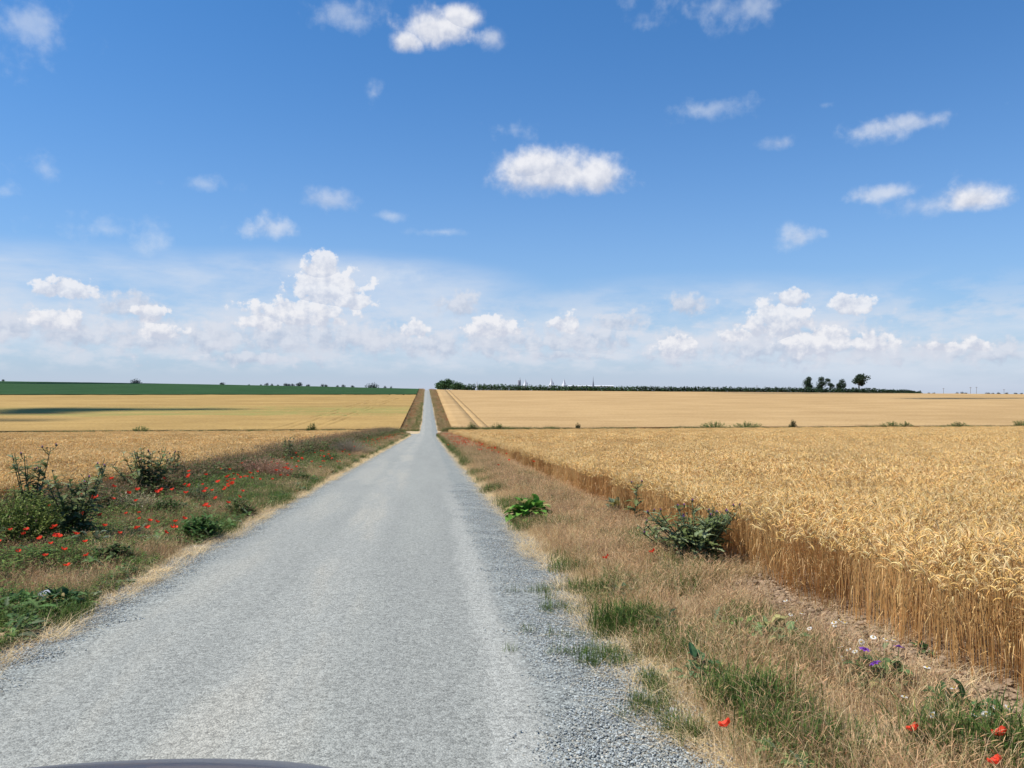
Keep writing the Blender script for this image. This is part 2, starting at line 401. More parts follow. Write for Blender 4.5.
# ---- wheat
STRAW = (.66, .41, .165); EAR = (.85, .545, .19); EAR2 = (.92, .68, .33)
def wheat_tile(size, count, lod, seed):
    rg = random.Random(seed); mb = MB()
    for _ in range(count):
        x, y = rg.uniform(-.5, .5) * size, rg.uniform(-.5, .5) * size
        H = .71 * (rg.uniform(.84, 1.12) if rg.random() > .05 else rg.uniform(1.1, 1.24)); a = rg.random() * 6.283; lean = rg.uniform(.0, .14)
        if rg.random() < .55: a = rg.gauss(2.6, .8)
        d = Vector((math.cos(a), math.sin(a), 0)); side = Vector((-d.y, d.x, 0))
        sc_, ec = jit(STRAW, .3, rg), jit(EAR if rg.random() < .6 else EAR2, .22, rg)
        if rg.random() < .06: ec = jit((.62, .42, .14), .2, rg)
        k = 1 if lod == 0 else (1.15 if lod == 1 else 1.7)
        p0 = Vector((x, y, 0)); top = p0 + d * lean * H + Vector((0, 0, H))
        el = .085 * rg.uniform(.8, 1.2) * (k ** .5); bend = rg.uniform(.5, 2.6)
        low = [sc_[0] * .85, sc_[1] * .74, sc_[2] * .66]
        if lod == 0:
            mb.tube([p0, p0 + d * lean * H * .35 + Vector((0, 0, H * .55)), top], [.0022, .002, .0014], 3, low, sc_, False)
            for q in range(2):
                if rg.random() < .3:
                    la = rg.random() * 6.28; ld = Vector((math.cos(la), math.sin(la), 0)); hb = H * rg.uniform(.25, .8)
                    b0 = p0 + d * lean * hb * .6 + Vector((0, 0, hb)); l = rg.uniform(.1, .2)
                    mb.ribbon([b0, b0 + ld * l * .4 + Vector((0, 0, .03)), b0 + ld * l * .7 - Vector((0, 0, .05)), b0 + ld * l * .75 - Vector((0, 0, .13))], [.0025, .003, .0025, 0], Vector((-ld.y, ld.x, 0)), jit((.60, .39, .17), .25, rg))
        else:
            w = .0022 * k if lod == 1 else .005
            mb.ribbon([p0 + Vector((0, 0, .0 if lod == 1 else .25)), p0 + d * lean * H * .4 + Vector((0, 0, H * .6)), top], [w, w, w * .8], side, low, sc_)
        n = 6 if lod == 0 else 3
        pts = [top]; th = .15
        for i in range(n):
            th += bend / n
            pts.append(pts[-1] + (d * math.sin(th) + Vector((0, 0, math.cos(th)))) * el / n)
        if lod == 0: rs = [.0025, .0050, .0060, .0060, .0055, .0045, .0015]
        else: rs = [.0025 * k, .007 * k, .0062 * k, .0018 * k]
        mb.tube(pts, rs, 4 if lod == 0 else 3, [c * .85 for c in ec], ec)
        na = 11 if lod == 0 else (3 if lod == 1 else 2)
        for i in range(na):
            q = pts[1 + i % (len(pts) - 1)]; t = th * (.55 + .4 * i / na)
            dr = d * math.sin(t) + Vector((0, 0, math.cos(t))) + side * rg.uniform(-.35, .35) + Vector((0, 0, rg.uniform(-.1, .25)))
            l = rg.uniform(.05, .09) * (k ** .5)
            mb.ribbon([q, q + dr * l], [.0011 * (1 if lod == 0 else 1.6 * k), 0], side if i % 2 else Vector((0, 0, 1)), EAR2 if rg.random() < .7 else ec)
    return mb.obj('wheat_tile', WHEAT, link=False)
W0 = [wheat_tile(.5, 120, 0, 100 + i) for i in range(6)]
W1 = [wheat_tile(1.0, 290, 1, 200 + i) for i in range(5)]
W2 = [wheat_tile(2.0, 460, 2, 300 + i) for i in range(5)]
WT = W0 + W1 + W2
def wheat_edge(y, side):
    return (3.98 if side > 0 else -7.7) + .30 * noise.noise((y * .5, side * 7, 0)) + .16 * noise.noise((y * 2.1, side * 3, 1))
DENTS = []
for (px, py, w_) in ((606, 442, 16), (630, 444, 18), (935, 443, 30), (795, 446, 20), (980, 443, 20), (100, 444, 30), (880, 465, 14), (730, 452, 14)):
    d = ray(px, py); t = 1.0
    while EYE + d[2] * t > ground(d[0] * t, d[1] * t) + .7: t *= 1.003
    DENTS.append((d[0] * t, d[1] * t, w_ / F * t, t * .07))
def wheat_pts(side):
    pts = []; rg = random.Random(5 + side)
    def put(x, y, lo, n, sc0):
        hn = 1 + .12 * noise.noise((x * .22, y * .22, 5)) + .10 * noise.noise((x * .9, y * .9, 9))
        for (dx, dy, da, db) in DENTS:
            u = ((x - dx) / da) ** 2 + ((y - dy) / db) ** 2
            if u < 1: hn *= .80 + .2 * u
        pts.append(((x, y, ground(x, y)), (rg.gauss(0, .08), rg.gauss(0, .08), rg.choice((0, 1, 2, 3)) * 1.5708 + rg.gauss(0, .1)), sc0 * hn, lo + rg.randrange(n)))
    for lod, (size, lo, n, r0, r1) in enumerate(((.5, 0, 6, 0, 17), (1.0, 6, 5, 17, 48), (2.0, 11, 5, 48, 400))):
        y = -4 if side > 0 else -2
        while y < 154:
            j = 0
            e = wheat_edge(y, side)
            if lod == 1 or lod == 2:               # a finer row along the visible crop face
                for q in range(4):
                    for u in (.25, .75):
                        yy = y + (q + .5) * .5
                        if q * .5 >= size: continue
                        e2 = wheat_edge(yy, side); d = math.hypot(e2, yy)
                        if r0 <= d < min(r1, 95): put(e2 + side * u, yy, 0, 6, 1)
                e += side * (1.0 if y < 95 else 0)
            while True:
                x = e + side * (size * (j + .5)); j += 1
                if abs(x) > (abs(y) * (.98 if side > 0 else .72) + 14): break
                d = math.hypot(x, y); q = rg.uniform(-1, 1) * size * .5
                if r0 <= d + q < r1:
                    put(x + rg.uniform(-.1, .1) * size, y + rg.uniform(-.1, .1) * size, lo, n, 1)
            y += size
    return pts
scatter('wheat_field', WT, wheat_pts(1), 'golden wheat standing beside the right verge in the foreground', 'wheat field')
scatter('wheat_field', WT, wheat_pts(-1), 'golden wheat behind the weeds and thistles of the left verge', 'wheat field')

# ---- grasses and weeds
DRY = [(.66, .45, .22), (.74, .53, .29), (.50, .32, .16), (.58, .37, .19), (.80, .62, .36)]
GRN = [(.085, .15, .03), (.12, .185, .04), (.055, .10, .025), (.17, .205, .055)]
def grass_tile(kind, seed):
    rg = random.Random(seed); mb = MB()
    if kind == 'dry': n, hr, R0, pal, w = 72, (.06, .30), .2, DRY + [(.36, .24, .12), (.46, .40, .17)], .0013
    elif kind == 'green': n, hr, R0, pal, w = 46, (.08, .26), .15, GRN, .003
    elif kind == 'straw': n, hr, R0, pal, w = 46, (.05, .18), .2, [(.72, .54, .29), (.62, .46, .24), (.8, .63, .38)], .0018
    elif kind == 'brown': n, hr, R0, pal, w = 50, (.12, .42), .22, [(.40, .235, .125), (.30, .19, .10), (.48, .30, .17), (.20, .19, .08)], .002
    elif kind == 'dark': n, hr, R0, pal, w = 46, (.08, .36), .2, [(.055, .085, .025), (.075, .10, .03), (.10, .12, .04), (.15, .10, .05), (.19, .14, .07)], .002
    elif kind == 'broad': n, hr, R0, pal, w = 20, (.05, .22), .12, GRN, .002
    else: n, hr, R0, pal, w = 40, (.08, .36), .2, GRN + [(.26, .22, .10), (.06, .10, .03), (.05, .085, .03), (.20, .14, .08), (.14, .10, .055)], .002
    for i in range(n):
        a = rg.random() * 6.283; r = R0 * rg.random() ** .6
        p = Vector((r * math.cos(a), r * math.sin(a), -.02)); H = rg.uniform(*hr)
        la = rg.random() * 6.283; d = Vector((math.cos(la), math.sin(la), 0)); lean = rg.uniform(.1, 1.1) if kind != 'green' else rg.uniform(.1, .9)
        if kind == 'straw': lean = rg.uniform(1.5, 4)
        c = jit(rg.choice(pal), .3, rg); side = Vector((-d.y, d.x, 0)).lerp(Vector((rg.uniform(-1, 1), rg.uniform(-1, 1), 0)), .3)
        q = [p, p + d * lean * H * .2 + Vector((0, 0, H * .45)), p + d * lean * H * .55 + Vector((0, 0, H * .82)), p + d * lean * H * 1.0 + Vector((0, 0, H * (1 if lean < .5 else .9)))]
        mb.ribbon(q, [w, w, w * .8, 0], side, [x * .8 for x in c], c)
        if kind in ('dry', 'brown') and rg.random() < .3:          # seed head
            t = q[3]; hd = jit((.62, .40, .21) if kind == 'dry' else (.40, .21, .12), .3, rg)
            mb.tube([t - d * .01, t + d * .01 + Vector((0, 0, .015)), t + d * .03 + Vector((0, 0, .025))], [.001, .0019, 0], 3, hd)
        if kind == 'broad' and i < 16:
            aa = rg.random() * 6.283; L = rg.uniform(.07, .2)
            mb.leaf(p + Vector((0, 0, rg.uniform(.02, .16))), (math.cos(aa), math.sin(aa), rg.uniform(.1, 1.2)), L, L * rg.uniform(.13, .22), jit(rg.choice([(.08, .15, .04), (.12, .19, .06), (.06, .11, .035), (.14, .17, .09)]), .3, rg), rg.uniform(.2, .7), rg.choice((0, 0, 4)), rg=rg)
        if kind in ('weed', 'dark'):
            for k in range(5):
                b = q[0].lerp(q[2], rg.uniform(.2, 1)); aa = rg.random() * 6.283
                mb.leaf(b, (math.cos(aa), math.sin(aa), rg.uniform(.1, .8)), rg.uniform(.03, .075), rg.uniform(.006, .015), jit(rg.choice(GRN if kind == 'weed' else pal), .25, rg), n=3, rg=rg)
            if rg.random() < .3:
                mb.tube([q[3], q[3] + Vector((0, 0, .015))], [.006, 0], 4, jit((.3, .2, .12), .4, rg))
    return mb.obj('grass_tile', PLANT, link=False)
def tiles(kind, n, seed): return [grass_tile(kind, seed + i) for i in range(n)]
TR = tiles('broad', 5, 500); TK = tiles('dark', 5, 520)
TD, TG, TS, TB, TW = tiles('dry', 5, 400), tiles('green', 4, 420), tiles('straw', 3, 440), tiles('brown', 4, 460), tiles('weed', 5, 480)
def spread(fn, y0, y1, x0, x1, dens, rg, cap=1):
    """points on the verge; density falls and clump size grows with distance"""
    out = []; y = y0
    while y < y1:
        dy = .5 if y < 30 else 1.5
        s = 1 if y < 14 else min(2.2, (y / 14) ** .33)
        nn = dens * dy * (x1 - x0) / (s * s)
        for _ in range(int(nn) + (rg.random() < nn % 1)):
            xx, yy = rg.uniform(x0, x1), y + rg.random() * dy
            r = fn(xx, yy)
            if r is None: continue
            n, scl = r
            out.append(((xx, yy, ground(xx, yy)), (rg.gauss(0, .08), rg.gauss(0, .08), rg.random() * 6.283), scl * s * rg.uniform(.7, 1.25), rg.randrange(n)))
        y += dy
    return out
def nz(x, y, s, k): return noise.noise((x * s, y * s, k)) * .5 + .5
rg = random.Random(11)
def f_dry(x, y):
    l, r = road_edges(y); e = wheat_edge(y, 1)
    if x < r + .35 * nz(x, y, .8, 2) or x > e + .1: return None
    soil = x > e - .75 and y < 9
    if soil and rg.random() < .8: return None
    if nz(x, y, 1.3, 97) < .36 and rg.random() < .75: return None
    if soil: return 5, .55
    gr = nz(x, y, .5, 4)
    if y > 40 and rg.random() < .5 * (1 - (x - r) / (e - r)): return None
    return 5, (.75 if x < r + .5 else 1.05 if gr > .35 else .85) * (1 if x < e - .5 else .8)
scatter('grass', TD, spread(f_dry, 2, 146, 1.6, 4.1, 62, rg), 'dry brown seeding grass covering the right verge', 'dry grass')
def f_brown_r(x, y):
    l, r = road_edges(y); e = wheat_edge(y, 1)
    if x < r + .55 or x > e - (.5 if y < 9 else -.05): return None
    if nz(x, y, .62, 111) + .3 * (nz(x, y, 2, 5) - .5) < .52: return None
    return 4, .72
scatter('grass', TB, spread(f_brown_r, 2, 146, 2.0, 4.1, 40, rg), 'darker brown withered grass in patches through the right verge', 'withered grass')
def f_green_r(x, y):
    l, r = road_edges(y)
    v = nz(x, y, .75, 21) + .25 * (nz(x, y, 2.3, 5) - .5)
    far = min(1, max(0, (y - 12) / 22))
    if x < r + .05 or x > wheat_edge(y, 1) - .3: return None
    if y < 9 and x > wheat_edge(y, 1) - .8: return None
    if v < .58 - .18 * far: return None
    return 4, 1.0
P = spread(f_green_r, 2, 146, 1.5, 3.6, 55, rg)
def tuft(px, py, n, sx, sy, sc_=1):
    c = on_ground(px, py)
    for _ in range(int(n * 2.4)):
        x, y = c.x + rg.gauss(0, sx), c.y + rg.gauss(0, sy)
        P.append(((x, y, ground(x, y) + .01), (0, 0, rg.random() * 6.28), sc_ * 1.25 * rg.uniform(.7, 1.2), rg.randrange(4)))
for t in ((590, 594, 12, .35, .12, .55), (610, 603, 8, .2, .12, .6), (575, 612, 5, .3, .08, .45), (600, 638, 6, .3, .06, .4), (632, 632, 10, .13, .13, .95), (645, 630, 8, .1, .1, .9), (590, 655, 6, .25, .07, .4), (615, 665, 6, .15, .08, .5),
          (655, 690, 6, .05, .15, .45), (640, 710, 5, .1, .1, .4), (680, 735, 5, .06, .08, .45), (755, 712, 14, .12, .1, 1.0), (985, 762, 16, .16, .1, 1.1), (830, 765, 8, .15, .1, .8), (800, 745, 8, .15, .08, .8), (745, 628, 6, .1, .1, .8), (575, 560, 5, .1, .1, .6)):
    tuft(*t)
scatter('grass', TG, P, 'short green grass in patches along the right road edge', 'green grass')
def f_straw(x, y):
    l, r = road_edges(y)
    if x > 0: u = x - r
    else: u = l - x
    if u < -.12 or u > (.75 if x > 0 else .42) or rg.random() > 1.15 - u * (1.2 if x > 0 else 2): return None
    return 3, .75
CL = []
for i in range(4):
    mbc = MB(); rgc = random.Random(640 + i)
    for _ in range(60):
        k = rgc.uniform(.6, 1.25); rr = .006 + .028 * rgc.random() ** 3
        mbc.rock((rgc.gauss(0, .16), rgc.gauss(0, .16), rr * .2), rr, (.30 * k, .205 * k, .125 * k), rgc)
    CL.append(mbc.obj('clod_tile', STONE, link=False))
def f_clod(x, y):
    e = wheat_edge(y, 1)
    return (4, rg.uniform(.7, 1.2)) if e - .9 < x < e + .3 else None
scatter('gravel', CL, spread(f_clod, 2, 16, 2.9, 4.5, 26, rg, 1), 'crumbly brown soil clods at the foot of the right wheat', 'soil clods')
def f_litter(x, y):
    e = wheat_edge(y, 1)
    return (3, .8) if e - .9 < x < e + .1 and nz(x, y, 1.6, 99) > .45 else None
scatter('straw', TS, spread(f_litter, 2, 16, 2.9, 4.3, 16, rg), 'broken straw littering the soil strip beside the right wheat', 'straw')
scatter('straw', TS, spread(f_straw, 2, 120, 1.4, 2.6, 38, rg) + spread(f_straw, 4, 140, -4.2, -3.2, 40, rg), 'pale dead straw lying along both gravel edges', 'straw')
DEAD = [(on_ground(px, py), q) for px, py, q in ((38, 585, .75), (138, 510, .8), (245, 480, 1.1), (335, 458, 2.2), (20, 560, .5), (395, 441, 3))]
def dead(x, y):
    return any(math.hypot(x - c.x, (y - c.y) * .7) < q * (.7 + .6 * nz(x, y, 1.5, 7)) for c, q in DEAD)
def left_kind(x, y):
    if dead(x, y): return .1 + .2 * nz(x, y, 3, 1)
    return nz(x, y, .28, 31) + .35 * (nz(x, y, 1.1, 33) - .5)
def f_weed(x, y):
    l, r = road_edges(y)
    if x > l - .25 or x < -8.0 or rg.random() < .1: return None
    v = left_kind(x, y)
    if v < .45 and rg.random() < (.7 if v > .31 else .9): return None
    u = (l - x) / 4.2
    return 5, (.5 + 1.05 * min(1, u * 1.1))
scatter('weeds', TW, spread(f_weed, 4, 148, -8.0, -3.5, 42, rg), 'tangled green weeds covering the left verge between road and wheat', 'weeds')
def f_brown(x, y):
    l, r = road_edges(y)
    if x > l - .3: return None
    v = left_kind(x, y)
    near_wheat = x < -6.9
    if not near_wheat and v > .52 and rg.random() < .72: return None
    return 4, (.55 + .13 * (l - x)) * (1.45 if near_wheat else .85)
scatter('weeds', TB, spread(f_brown, 4, 148, -8.3, -3.7, 34, rg), 'dark reddish brown withered stems along the left wheat edge', 'withered weeds')
def f_broad(x, y):
    l, r = road_edges(y)
    if x < 0:
        if x > l - .2 or nz(x, y, .55, 91) < .50 or dead(x, y): return None
        return 5, .8 + .25 * min(3, l - x) * rg.random()
    if x < r + .3 or x > wheat_edge(y, 1) - .35 or nz(x, y, .9, 93) < .64: return None
    return 5, .75
scatter('weeds', TR, spread(f_broad, 4, 148, -7.9, -3.6, 17, rg) + spread(f_broad, 3, 120, 1.9, 3.8, 7, rg), 'broad leaved green weeds in patches on both verges', 'weeds')
def f_gl(x, y):
    l, r = road_edges(y)
    if x > l - .05 or x < l - 1.7: return None
    v = nz(x, y, .6, 41)
    if dead(x, y) or v < .54: return None
    return 4, .85
scatter('grass', TG, spread(f_gl, 4, 146, -5.1, -3.4, 46, rg), 'fresh green grass bordering the left road edge', 'green grass')
def f_edge(x, y):
    e = wheat_edge(y, -1)
    if not e - .2 < x < e + 1.0: return None
    return 5, 1.9 * (.75 + .5 * nz(x, y, .5, 95))
scatter('weeds', TK, spread(f_edge, 4, 148, -8.1, -6.4, 34, rg), 'tall dark green weeds crowding against the left wheat', 'weeds')  # dark palette covers both dark weeds and the shade along the crop face
def f_dl(x, y):
    l, r = road_edges(y)
    if x > l - .3 or nz(x, y, .45, 51) < .52: return None
    return 5, .95
scatter('grass', TD, spread(f_dl, 4, 146, -7.6, -3.6, 36, rg), 'dry beige grass scattered through the left verge', 'dry grass')
# verges of the far slope and the weedy strip along the dip
pts = []
rg = random.Random(17)
for _ in range(7000):
    y = 162 + 380 * rg.random() ** 1.3; l, r = road_edges(y)
    if rg.random() < .58: x = rg.uniform(-6.0, l - .3)
    else: x = rg.uniform(r + .3, 5.1)
    s = 2.0 + y / 300
    pts.append(((x, y, ground(x, y)), (0, 0, rg.random() * 6.28), s * rg.uniform(.6, 1.1), rg.choice((0, 2, 4, 5, 6, 7, 8, 8, 9, 10, 10, 11, 12, 12)) if not (-3.4 < x < -1.6 and y < 300) else 7 + rg.randrange(6)))
scatter('weeds', TB + TD + TG, pts, 'rusty brown grassy verges climbing the far slope beside the road', 'verge grass')
pts = []
for _ in range(5200):
    x = rg.uniform(-120, 150)
    if -5 < x < 3.2: continue
    yc = 157.2
    k = nz(x, 0, .12, 61)
    if x > 30 and k < .50 and rg.random() < .85: continue
    if x < -12 and rg.random() < .35: continue
    y = rg.gauss(yc, .9)
    pts.append(((x, y, ground(x, y)), (0, 0, rg.random() * 6.28), rg.uniform(2.2, 3.6) * (.55 + .75 * k) * (1.35 if 3 < x < 26 else 1), rg.randrange(5) if rg.random() < .75 else 5 + rg.randrange(4)))
scatter('weeds', TW + TB, pts, 'low green weeds along the field boundary in the dip', 'weeds')

# ---- loose gravel stones
def stone_tile(seed, n, size, r0, r1):
    rg = random.Random(seed); mb = MB()
    for _ in range(n):
        k = rg.uniform(.55, 1.35); w = rg.random()
        c = (.32 * k, .34 * k, .325 * k) if w < .78 else ((.38 * k, .355 * k, .29 * k) if w < .93 else (.16, .165, .165))
        r = r0 + (r1 - r0) * rg.random() ** 2.2
        mb.rock((max(-2, min(2, rg.gauss(0, 1))) * size * .5, max(-2, min(2, rg.gauss(0, 1))) * size * .5, r * .25), r, c, rg)
    return mb.obj('stone_tile', STONE, link=False)
ST = [stone_tile(600 + i, 260, .3, .0035, .0085) for i in range(5)] + [stone_tile(620 + i, 330, .3, .0038, .0098) for i in range(5)]
pts = []; rg = random.Random(23)
def road_z(x, y):
    l, r = road_edges(y); t = (x - l) / (r - l); return ground(x, y) + .004 + .05 * max(0, 1 - (2 * t - 1) ** 2)
for _ in range(5200):
    y = 2.5 + 22 * rg.random() ** 1.25; x = rg.uniform(-3.6, 1.95); l, r = road_edges(y)
    if not l - .12 < x < r + .16: continue
    loose = x > .78 + .5 * rg.random() ** 2 + .35 * (nz(x, y, .9, 81) - .5) or x < l + .32 * rg.random()
    if not loose: continue
    if loose and rg.random() > 1.2 - y / 24: continue
    pts.append(((x, y, road_z(x, y)), (0, 0, rg.random() * 6.28), rg.uniform(.85, 1.15), rg.randrange(5) + (5 if loose else 0)))
scatter('gravel', ST, pts, 'loose grey gravel stones strewn over the near road', 'gravel')

# ------------------------------------------------------------------ individual plants
LEAFG = (.075, .13, .05); THG = (.125, .155, .055)
def thistle(loc, H, spread_, nst, leafy, heads, label, seed, group='thistles along the verges', lean=0, flower=True):
    rg = random.Random(seed); root = empty('thistle', loc); tag(root, label, 'thistle', group)
    st, lf = MB(), MB(); tops = []
    for i in range(nst):
        a = 6.283 * i / nst + rg.uniform(-.4, .4); r = spread_ * rg.uniform(.25, 1) if nst > 1 else lean
        d = Vector((math.cos(a), math.sin(a), 0)); h = H * rg.uniform(.72, 1) if i else H
        p = [Vector((0, 0, -.05)) + d * .03, d * r * .35 + Vector((0, 0, h * .4)), d * r * .75 + Vector((0, 0, h * .75)), d * r + Vector((0, 0, h))]
        st.tube(p, [.013, .011, .008, .005], 5, jit((.12, .15, .08), .2, rg))
        tops.append(p[3])
        for k in range(int(leafy * 1.9)):
            t = rg.uniform(0, .97); q = p[0].lerp(p[1], t * 2) if t < .5 else p[1].lerp(p[3], t * 2 - 1)
            aa = rg.random() * 6.283; L = (.38 - .22 * t) * rg.uniform(.6, 1.2) * min(1.1, .45 + H * .55)
            lf.leaf(q, (math.cos(aa), math.sin(aa), rg.uniform(.15, .9)), L, L * .2, jit(THG if rg.random() < .7 else (.20, .23, .12), .3, rg), rg.uniform(.2, .7), lobes=5, rg=rg)
        for b in range(rg.randint(1, 3) if heads else 0):
            t = rg.uniform(.1, .8); q = p[2].lerp(p[3], t); aa = rg.random() * 6.283
            e = q + Vector((math.cos(aa) * .1, math.sin(aa) * .1, rg.uniform(.05, .16)))
            st.tube([q, q.lerp(e, .6) + Vector((0, 0, -.01)), e], [.006, .005, .004], 4, (.11, .14, .08)); tops.append(e)
            for k in range(2):
                aa = rg.random() * 6.283
                lf.leaf(q.lerp(e, rg.random()), (math.cos(aa), math.sin(aa), .5), .1, .016, jit(THG, .3, rg), .4, lobes=4, rg=rg)
    st.obj('stem', PLANT, root, True); lf.obj('foliage', PLANT, root)
    rg.shuffle(tops)
    for i, t in enumerate(tops[:heads]):
        hb = MB(); s = rg.uniform(.8, 1.15)
        hb.tube([(0, 0, -.004), (0, 0, .006 * s), (0, 0, .018 * s), (0, 0, .030 * s)], [.004, .016 * s, .017 * s, .010 * s], 7, (.10, .12, .06), (.09, .10, .05))
        for k in range(14):
            aa = rg.random() * 6.283; z = rg.uniform(.004, .024) * s; v = Vector((math.cos(aa), math.sin(aa), .3))
            hb.ribbon([Vector((0, 0, z)) + v * .014 * s, Vector((0, 0, z)) + v * .028 * s], [.002, 0], Vector((0, 0, 1)), (.14, .15, .08))
        ho = hb.obj('flower_head', PLANT, root); ho.location = t; ho.rotation_euler = (rg.uniform(-.5, .5), rg.uniform(-.5, .5), 0)
        if flower and rg.random() < .75:
            tb = MB()
            for k in range(26):
                aa = rg.random() * 6.283; sp = rg.uniform(.1, 1)
                b0 = Vector((math.cos(aa), math.sin(aa), 0)) * .007 * sp + Vector((0, 0, .026 * s))
                e = Vector((math.cos(aa), math.sin(aa), 0)) * .02 * sp + Vector((0, 0, .052 * s - .01 * sp))
                tb.ribbon([b0, e], [.002, .0015], Vector((-math.sin(aa), math.cos(aa), 0)), jit((.32, .10, .38), .25, rg))
            tb.obj('purple_tuft', PETAL, ho)
    return root
def dock(loc, H, W, n, label, seed, name='dock_plant', cat='weed plant', col=LEAFG, wide=.28, group=None):
    rg = random.Random(seed); root = empty(name, loc); tag(root, label, cat, group)
    st, lf = MB(), MB()
    n = int(n * 1.9)
    for i in range(n):
        a = rg.random() * 6.283; t = rg.random(); el = rg.uniform(.1, 1.3)
        L = rg.uniform(.4, 1) * W * .6
        d = Vector((math.cos(a) * math.cos(el), math.sin(a) * math.cos(el), math.sin(el)))
        b0 = Vector((math.cos(a), math.sin(a), 0)) * W * .12 * rg.random() + Vector((0, 0, -.02))
        b1 = b0 + d * L * .45 + Vector((0, 0, H * .35 * t))
        st.tube([b0, b0.lerp(b1, .5) + Vector((0, 0, .02)), b1], [.004, .0035, .0025], 4, jit((.12, .16, .06), .2, rg))
        lf.leaf(b1, d.lerp(Vector((rg.uniform(-1, 1), rg.uniform(-1, 1), .1)), .4), L * .5, L * wide * .5, jit(col if rg.random() < .85 else (.30, .25, .10), .4, rg), rg.uniform(.3, .9), n=6, fold=.35, rg=rg)
    st.obj('stalk', PLANT, root); lf.obj('foliage', PLANT, root)
    return root
def bush(loc, H, W, n, label, seed, col=GRN, name='shrub', cat='bush', flower=None, group=None, thin=.0022, ll=.05, leaves=9):
    rg = random.Random(seed); root = empty(name, loc); tag(root, label, cat, group)
    st, lf = MB(), MB()
    for i in range(n):
        a = rg.random() * 6.283; r = W * .5 * rg.random() ** .55; h = H * math.sqrt(max(.05, 1 - (r / (W * .53)) ** 2)) * rg.uniform(.7, 1.05)
        d = Vector((math.cos(a), math.sin(a), 0)); c = jit(rg.choice(col), .25, rg)
        q = [d * r * .3 + Vector((0, 0, -.03)), d * r * .6 + Vector((0, 0, h * .5)), d * r + Vector((rg.uniform(-.06, .06), rg.uniform(-.06, .06), h))]
        st.tube(q, [thin * 1.6, thin * 1.2, thin * .6], 3, [x * .8 for x in c], c)
        for k in range(leaves):
            b = q[1].lerp(q[2], rg.uniform(-.6, 1)) if k else q[2]; aa = rg.random() * 6.283
            lf.leaf(b, (math.cos(aa), math.sin(aa), rg.uniform(.2, 1.2)), ll * rg.uniform(.6, 1.4), ll * .2, jit(rg.choice(col), .25, rg), n=3, rg=rg)
        if flower and rg.random() < .4:
            lf.tube([q[2], q[2] + Vector((0, 0, .02))], [.007, 0], 4, flower)
    st.obj('stem', PLANT, root); lf.obj('foliage', PLANT, root)
    return root
def by_s(px, s):          # ground point seen at column px with lateral offset s
    lo, hi = 426.5, 900
    for _ in range(40):
        m_ = (lo + hi) / 2
        d = ray(px, m_); t = EYE / (-.048 * d[1] - d[2]) if (-.048 * d[1] - d[2]) > 1e-6 else 1e4
        x = d[0] * t
        if abs(x) > abs(s): lo = m_
        else: hi = m_
    return Vector((x, d[1] * t, ground(x, d[1] * t)))
def top_h(p, py):
    Z = p.x * sy + p.y * cy
    return z_at(py, Z) - p.z
def T(px, s, ytop, *a, **k):
    p = by_s(px, s); return thistle(p, top_h(p, ytop), *a, **k)
T(31, -6.9, 447, .45, 8, 19, 9, 'tall thistle at the far left edge, standing behind the fine green mustard bush', 1)
T(74, -5.6, 459, .45, 7, 24, 10, 'tall thistle with purple heads and grey green leaves, just right of the mustard bush', 2)
T(146, -6.9, 447, .8, 20, 20, 16, 'widest thistle of the left verge, many stemmed, in front of the wheat', 3)
T(176, -7.0, 452, .22, 3, 14, 5, 'slim thistle at the right flank of the widest left verge thistle', 4)
T(288, -6.6, 434, .4, 5, 18, 6, 'left one of the two thistles in the middle of the left verge', 5)
T(308, -6.6, 436, .45, 5, 18, 6, 'right one of the two thistles in the middle of the left verge', 6)
T(366, -6.2, 432, .5, 5, 14, 4, 'dark thistle farther down the left verge, left of a similar one', 7)
T(379, -6.0, 432, .5, 5, 14, 4, 'dark thistle farthest down the left verge', 8)
p = on_ground(634, 527); thistle(p, top_h(p, 484), .05, 1, 16, 2, 'single slender thistle with one bare stem against the right wheat edge', 9, lean=.06)
p = on_ground(700, 566); thistle(p, .78, .85, 30, 15, 22, 'big sprawling purple flowered thistle in front of the right wheat', 10)
p = on_ground(672, 556); thistle(p, .42, .6, 12, 10, 4, 'low thistle sprawling at the left foot of the big purple flowered one', 12)
p = on_ground(620, 517); dock(p, .26, .8, 60, 'low grey green leafy weed left of the single slender thistle', 13, col=(.12, .15, .09))
p = on_ground(529, 523); dock(p, .42, .95, 130, 'bright green broad leaved burdock beside the gravel on the right', 14, 'burdock', 'weed plant', (.10, .22, .035), .34)
p = on_ground(776, 652); dock(p, .4, .5, 40, 'pale leaved dock plant with a dark hollow beside it on the right verge', 15, col=(.16, .22, .09))
p = on_ground(742, 640); dock(p, .3, .38, 30, 'small yellow green weed left of the pale leaved dock', 16, col=(.11, .19, .05))
p = on_ground(700, 684); dock(p, .34, .4, 36, 'blue green dock growing by the gravel edge beside a flat stone', 17, col=(.07, .14, .06))
p = on_ground(714, 688); dock(p, .25, .36, 18, 'tiny dock touching the right side of the blue green dock', 18, col=(.07, .14, .06))
p = on_ground(663, 636); dock(p, .4, .3, 26, 'dark upright weed beside the tall green grass tuft at the gravel edge', 19, col=(.06, .11, .05))
p = on_ground(620, 603); dock(p, .28, .4, 30, 'dark flat weed in the dry grass beyond the green gravel tufts', 20, col=(.06, .11, .05))
p = on_ground(960, 728); dock(p, .26, .5, 70, 'dark green leafy clump among white daisies near the wheat foot', 21, col=(.06, .12, .04))
p = on_ground(880, 690); dock(p, .3, .5, 60, 'green leafy weed with violet flowers beside the soil strip', 22, col=(.09, .14, .05))
p = on_ground(884, 662); dock(p, .14, .26, 12, 'pale weed with folded leaves on the bare soil strip', 23, col=(.2, .24, .12))
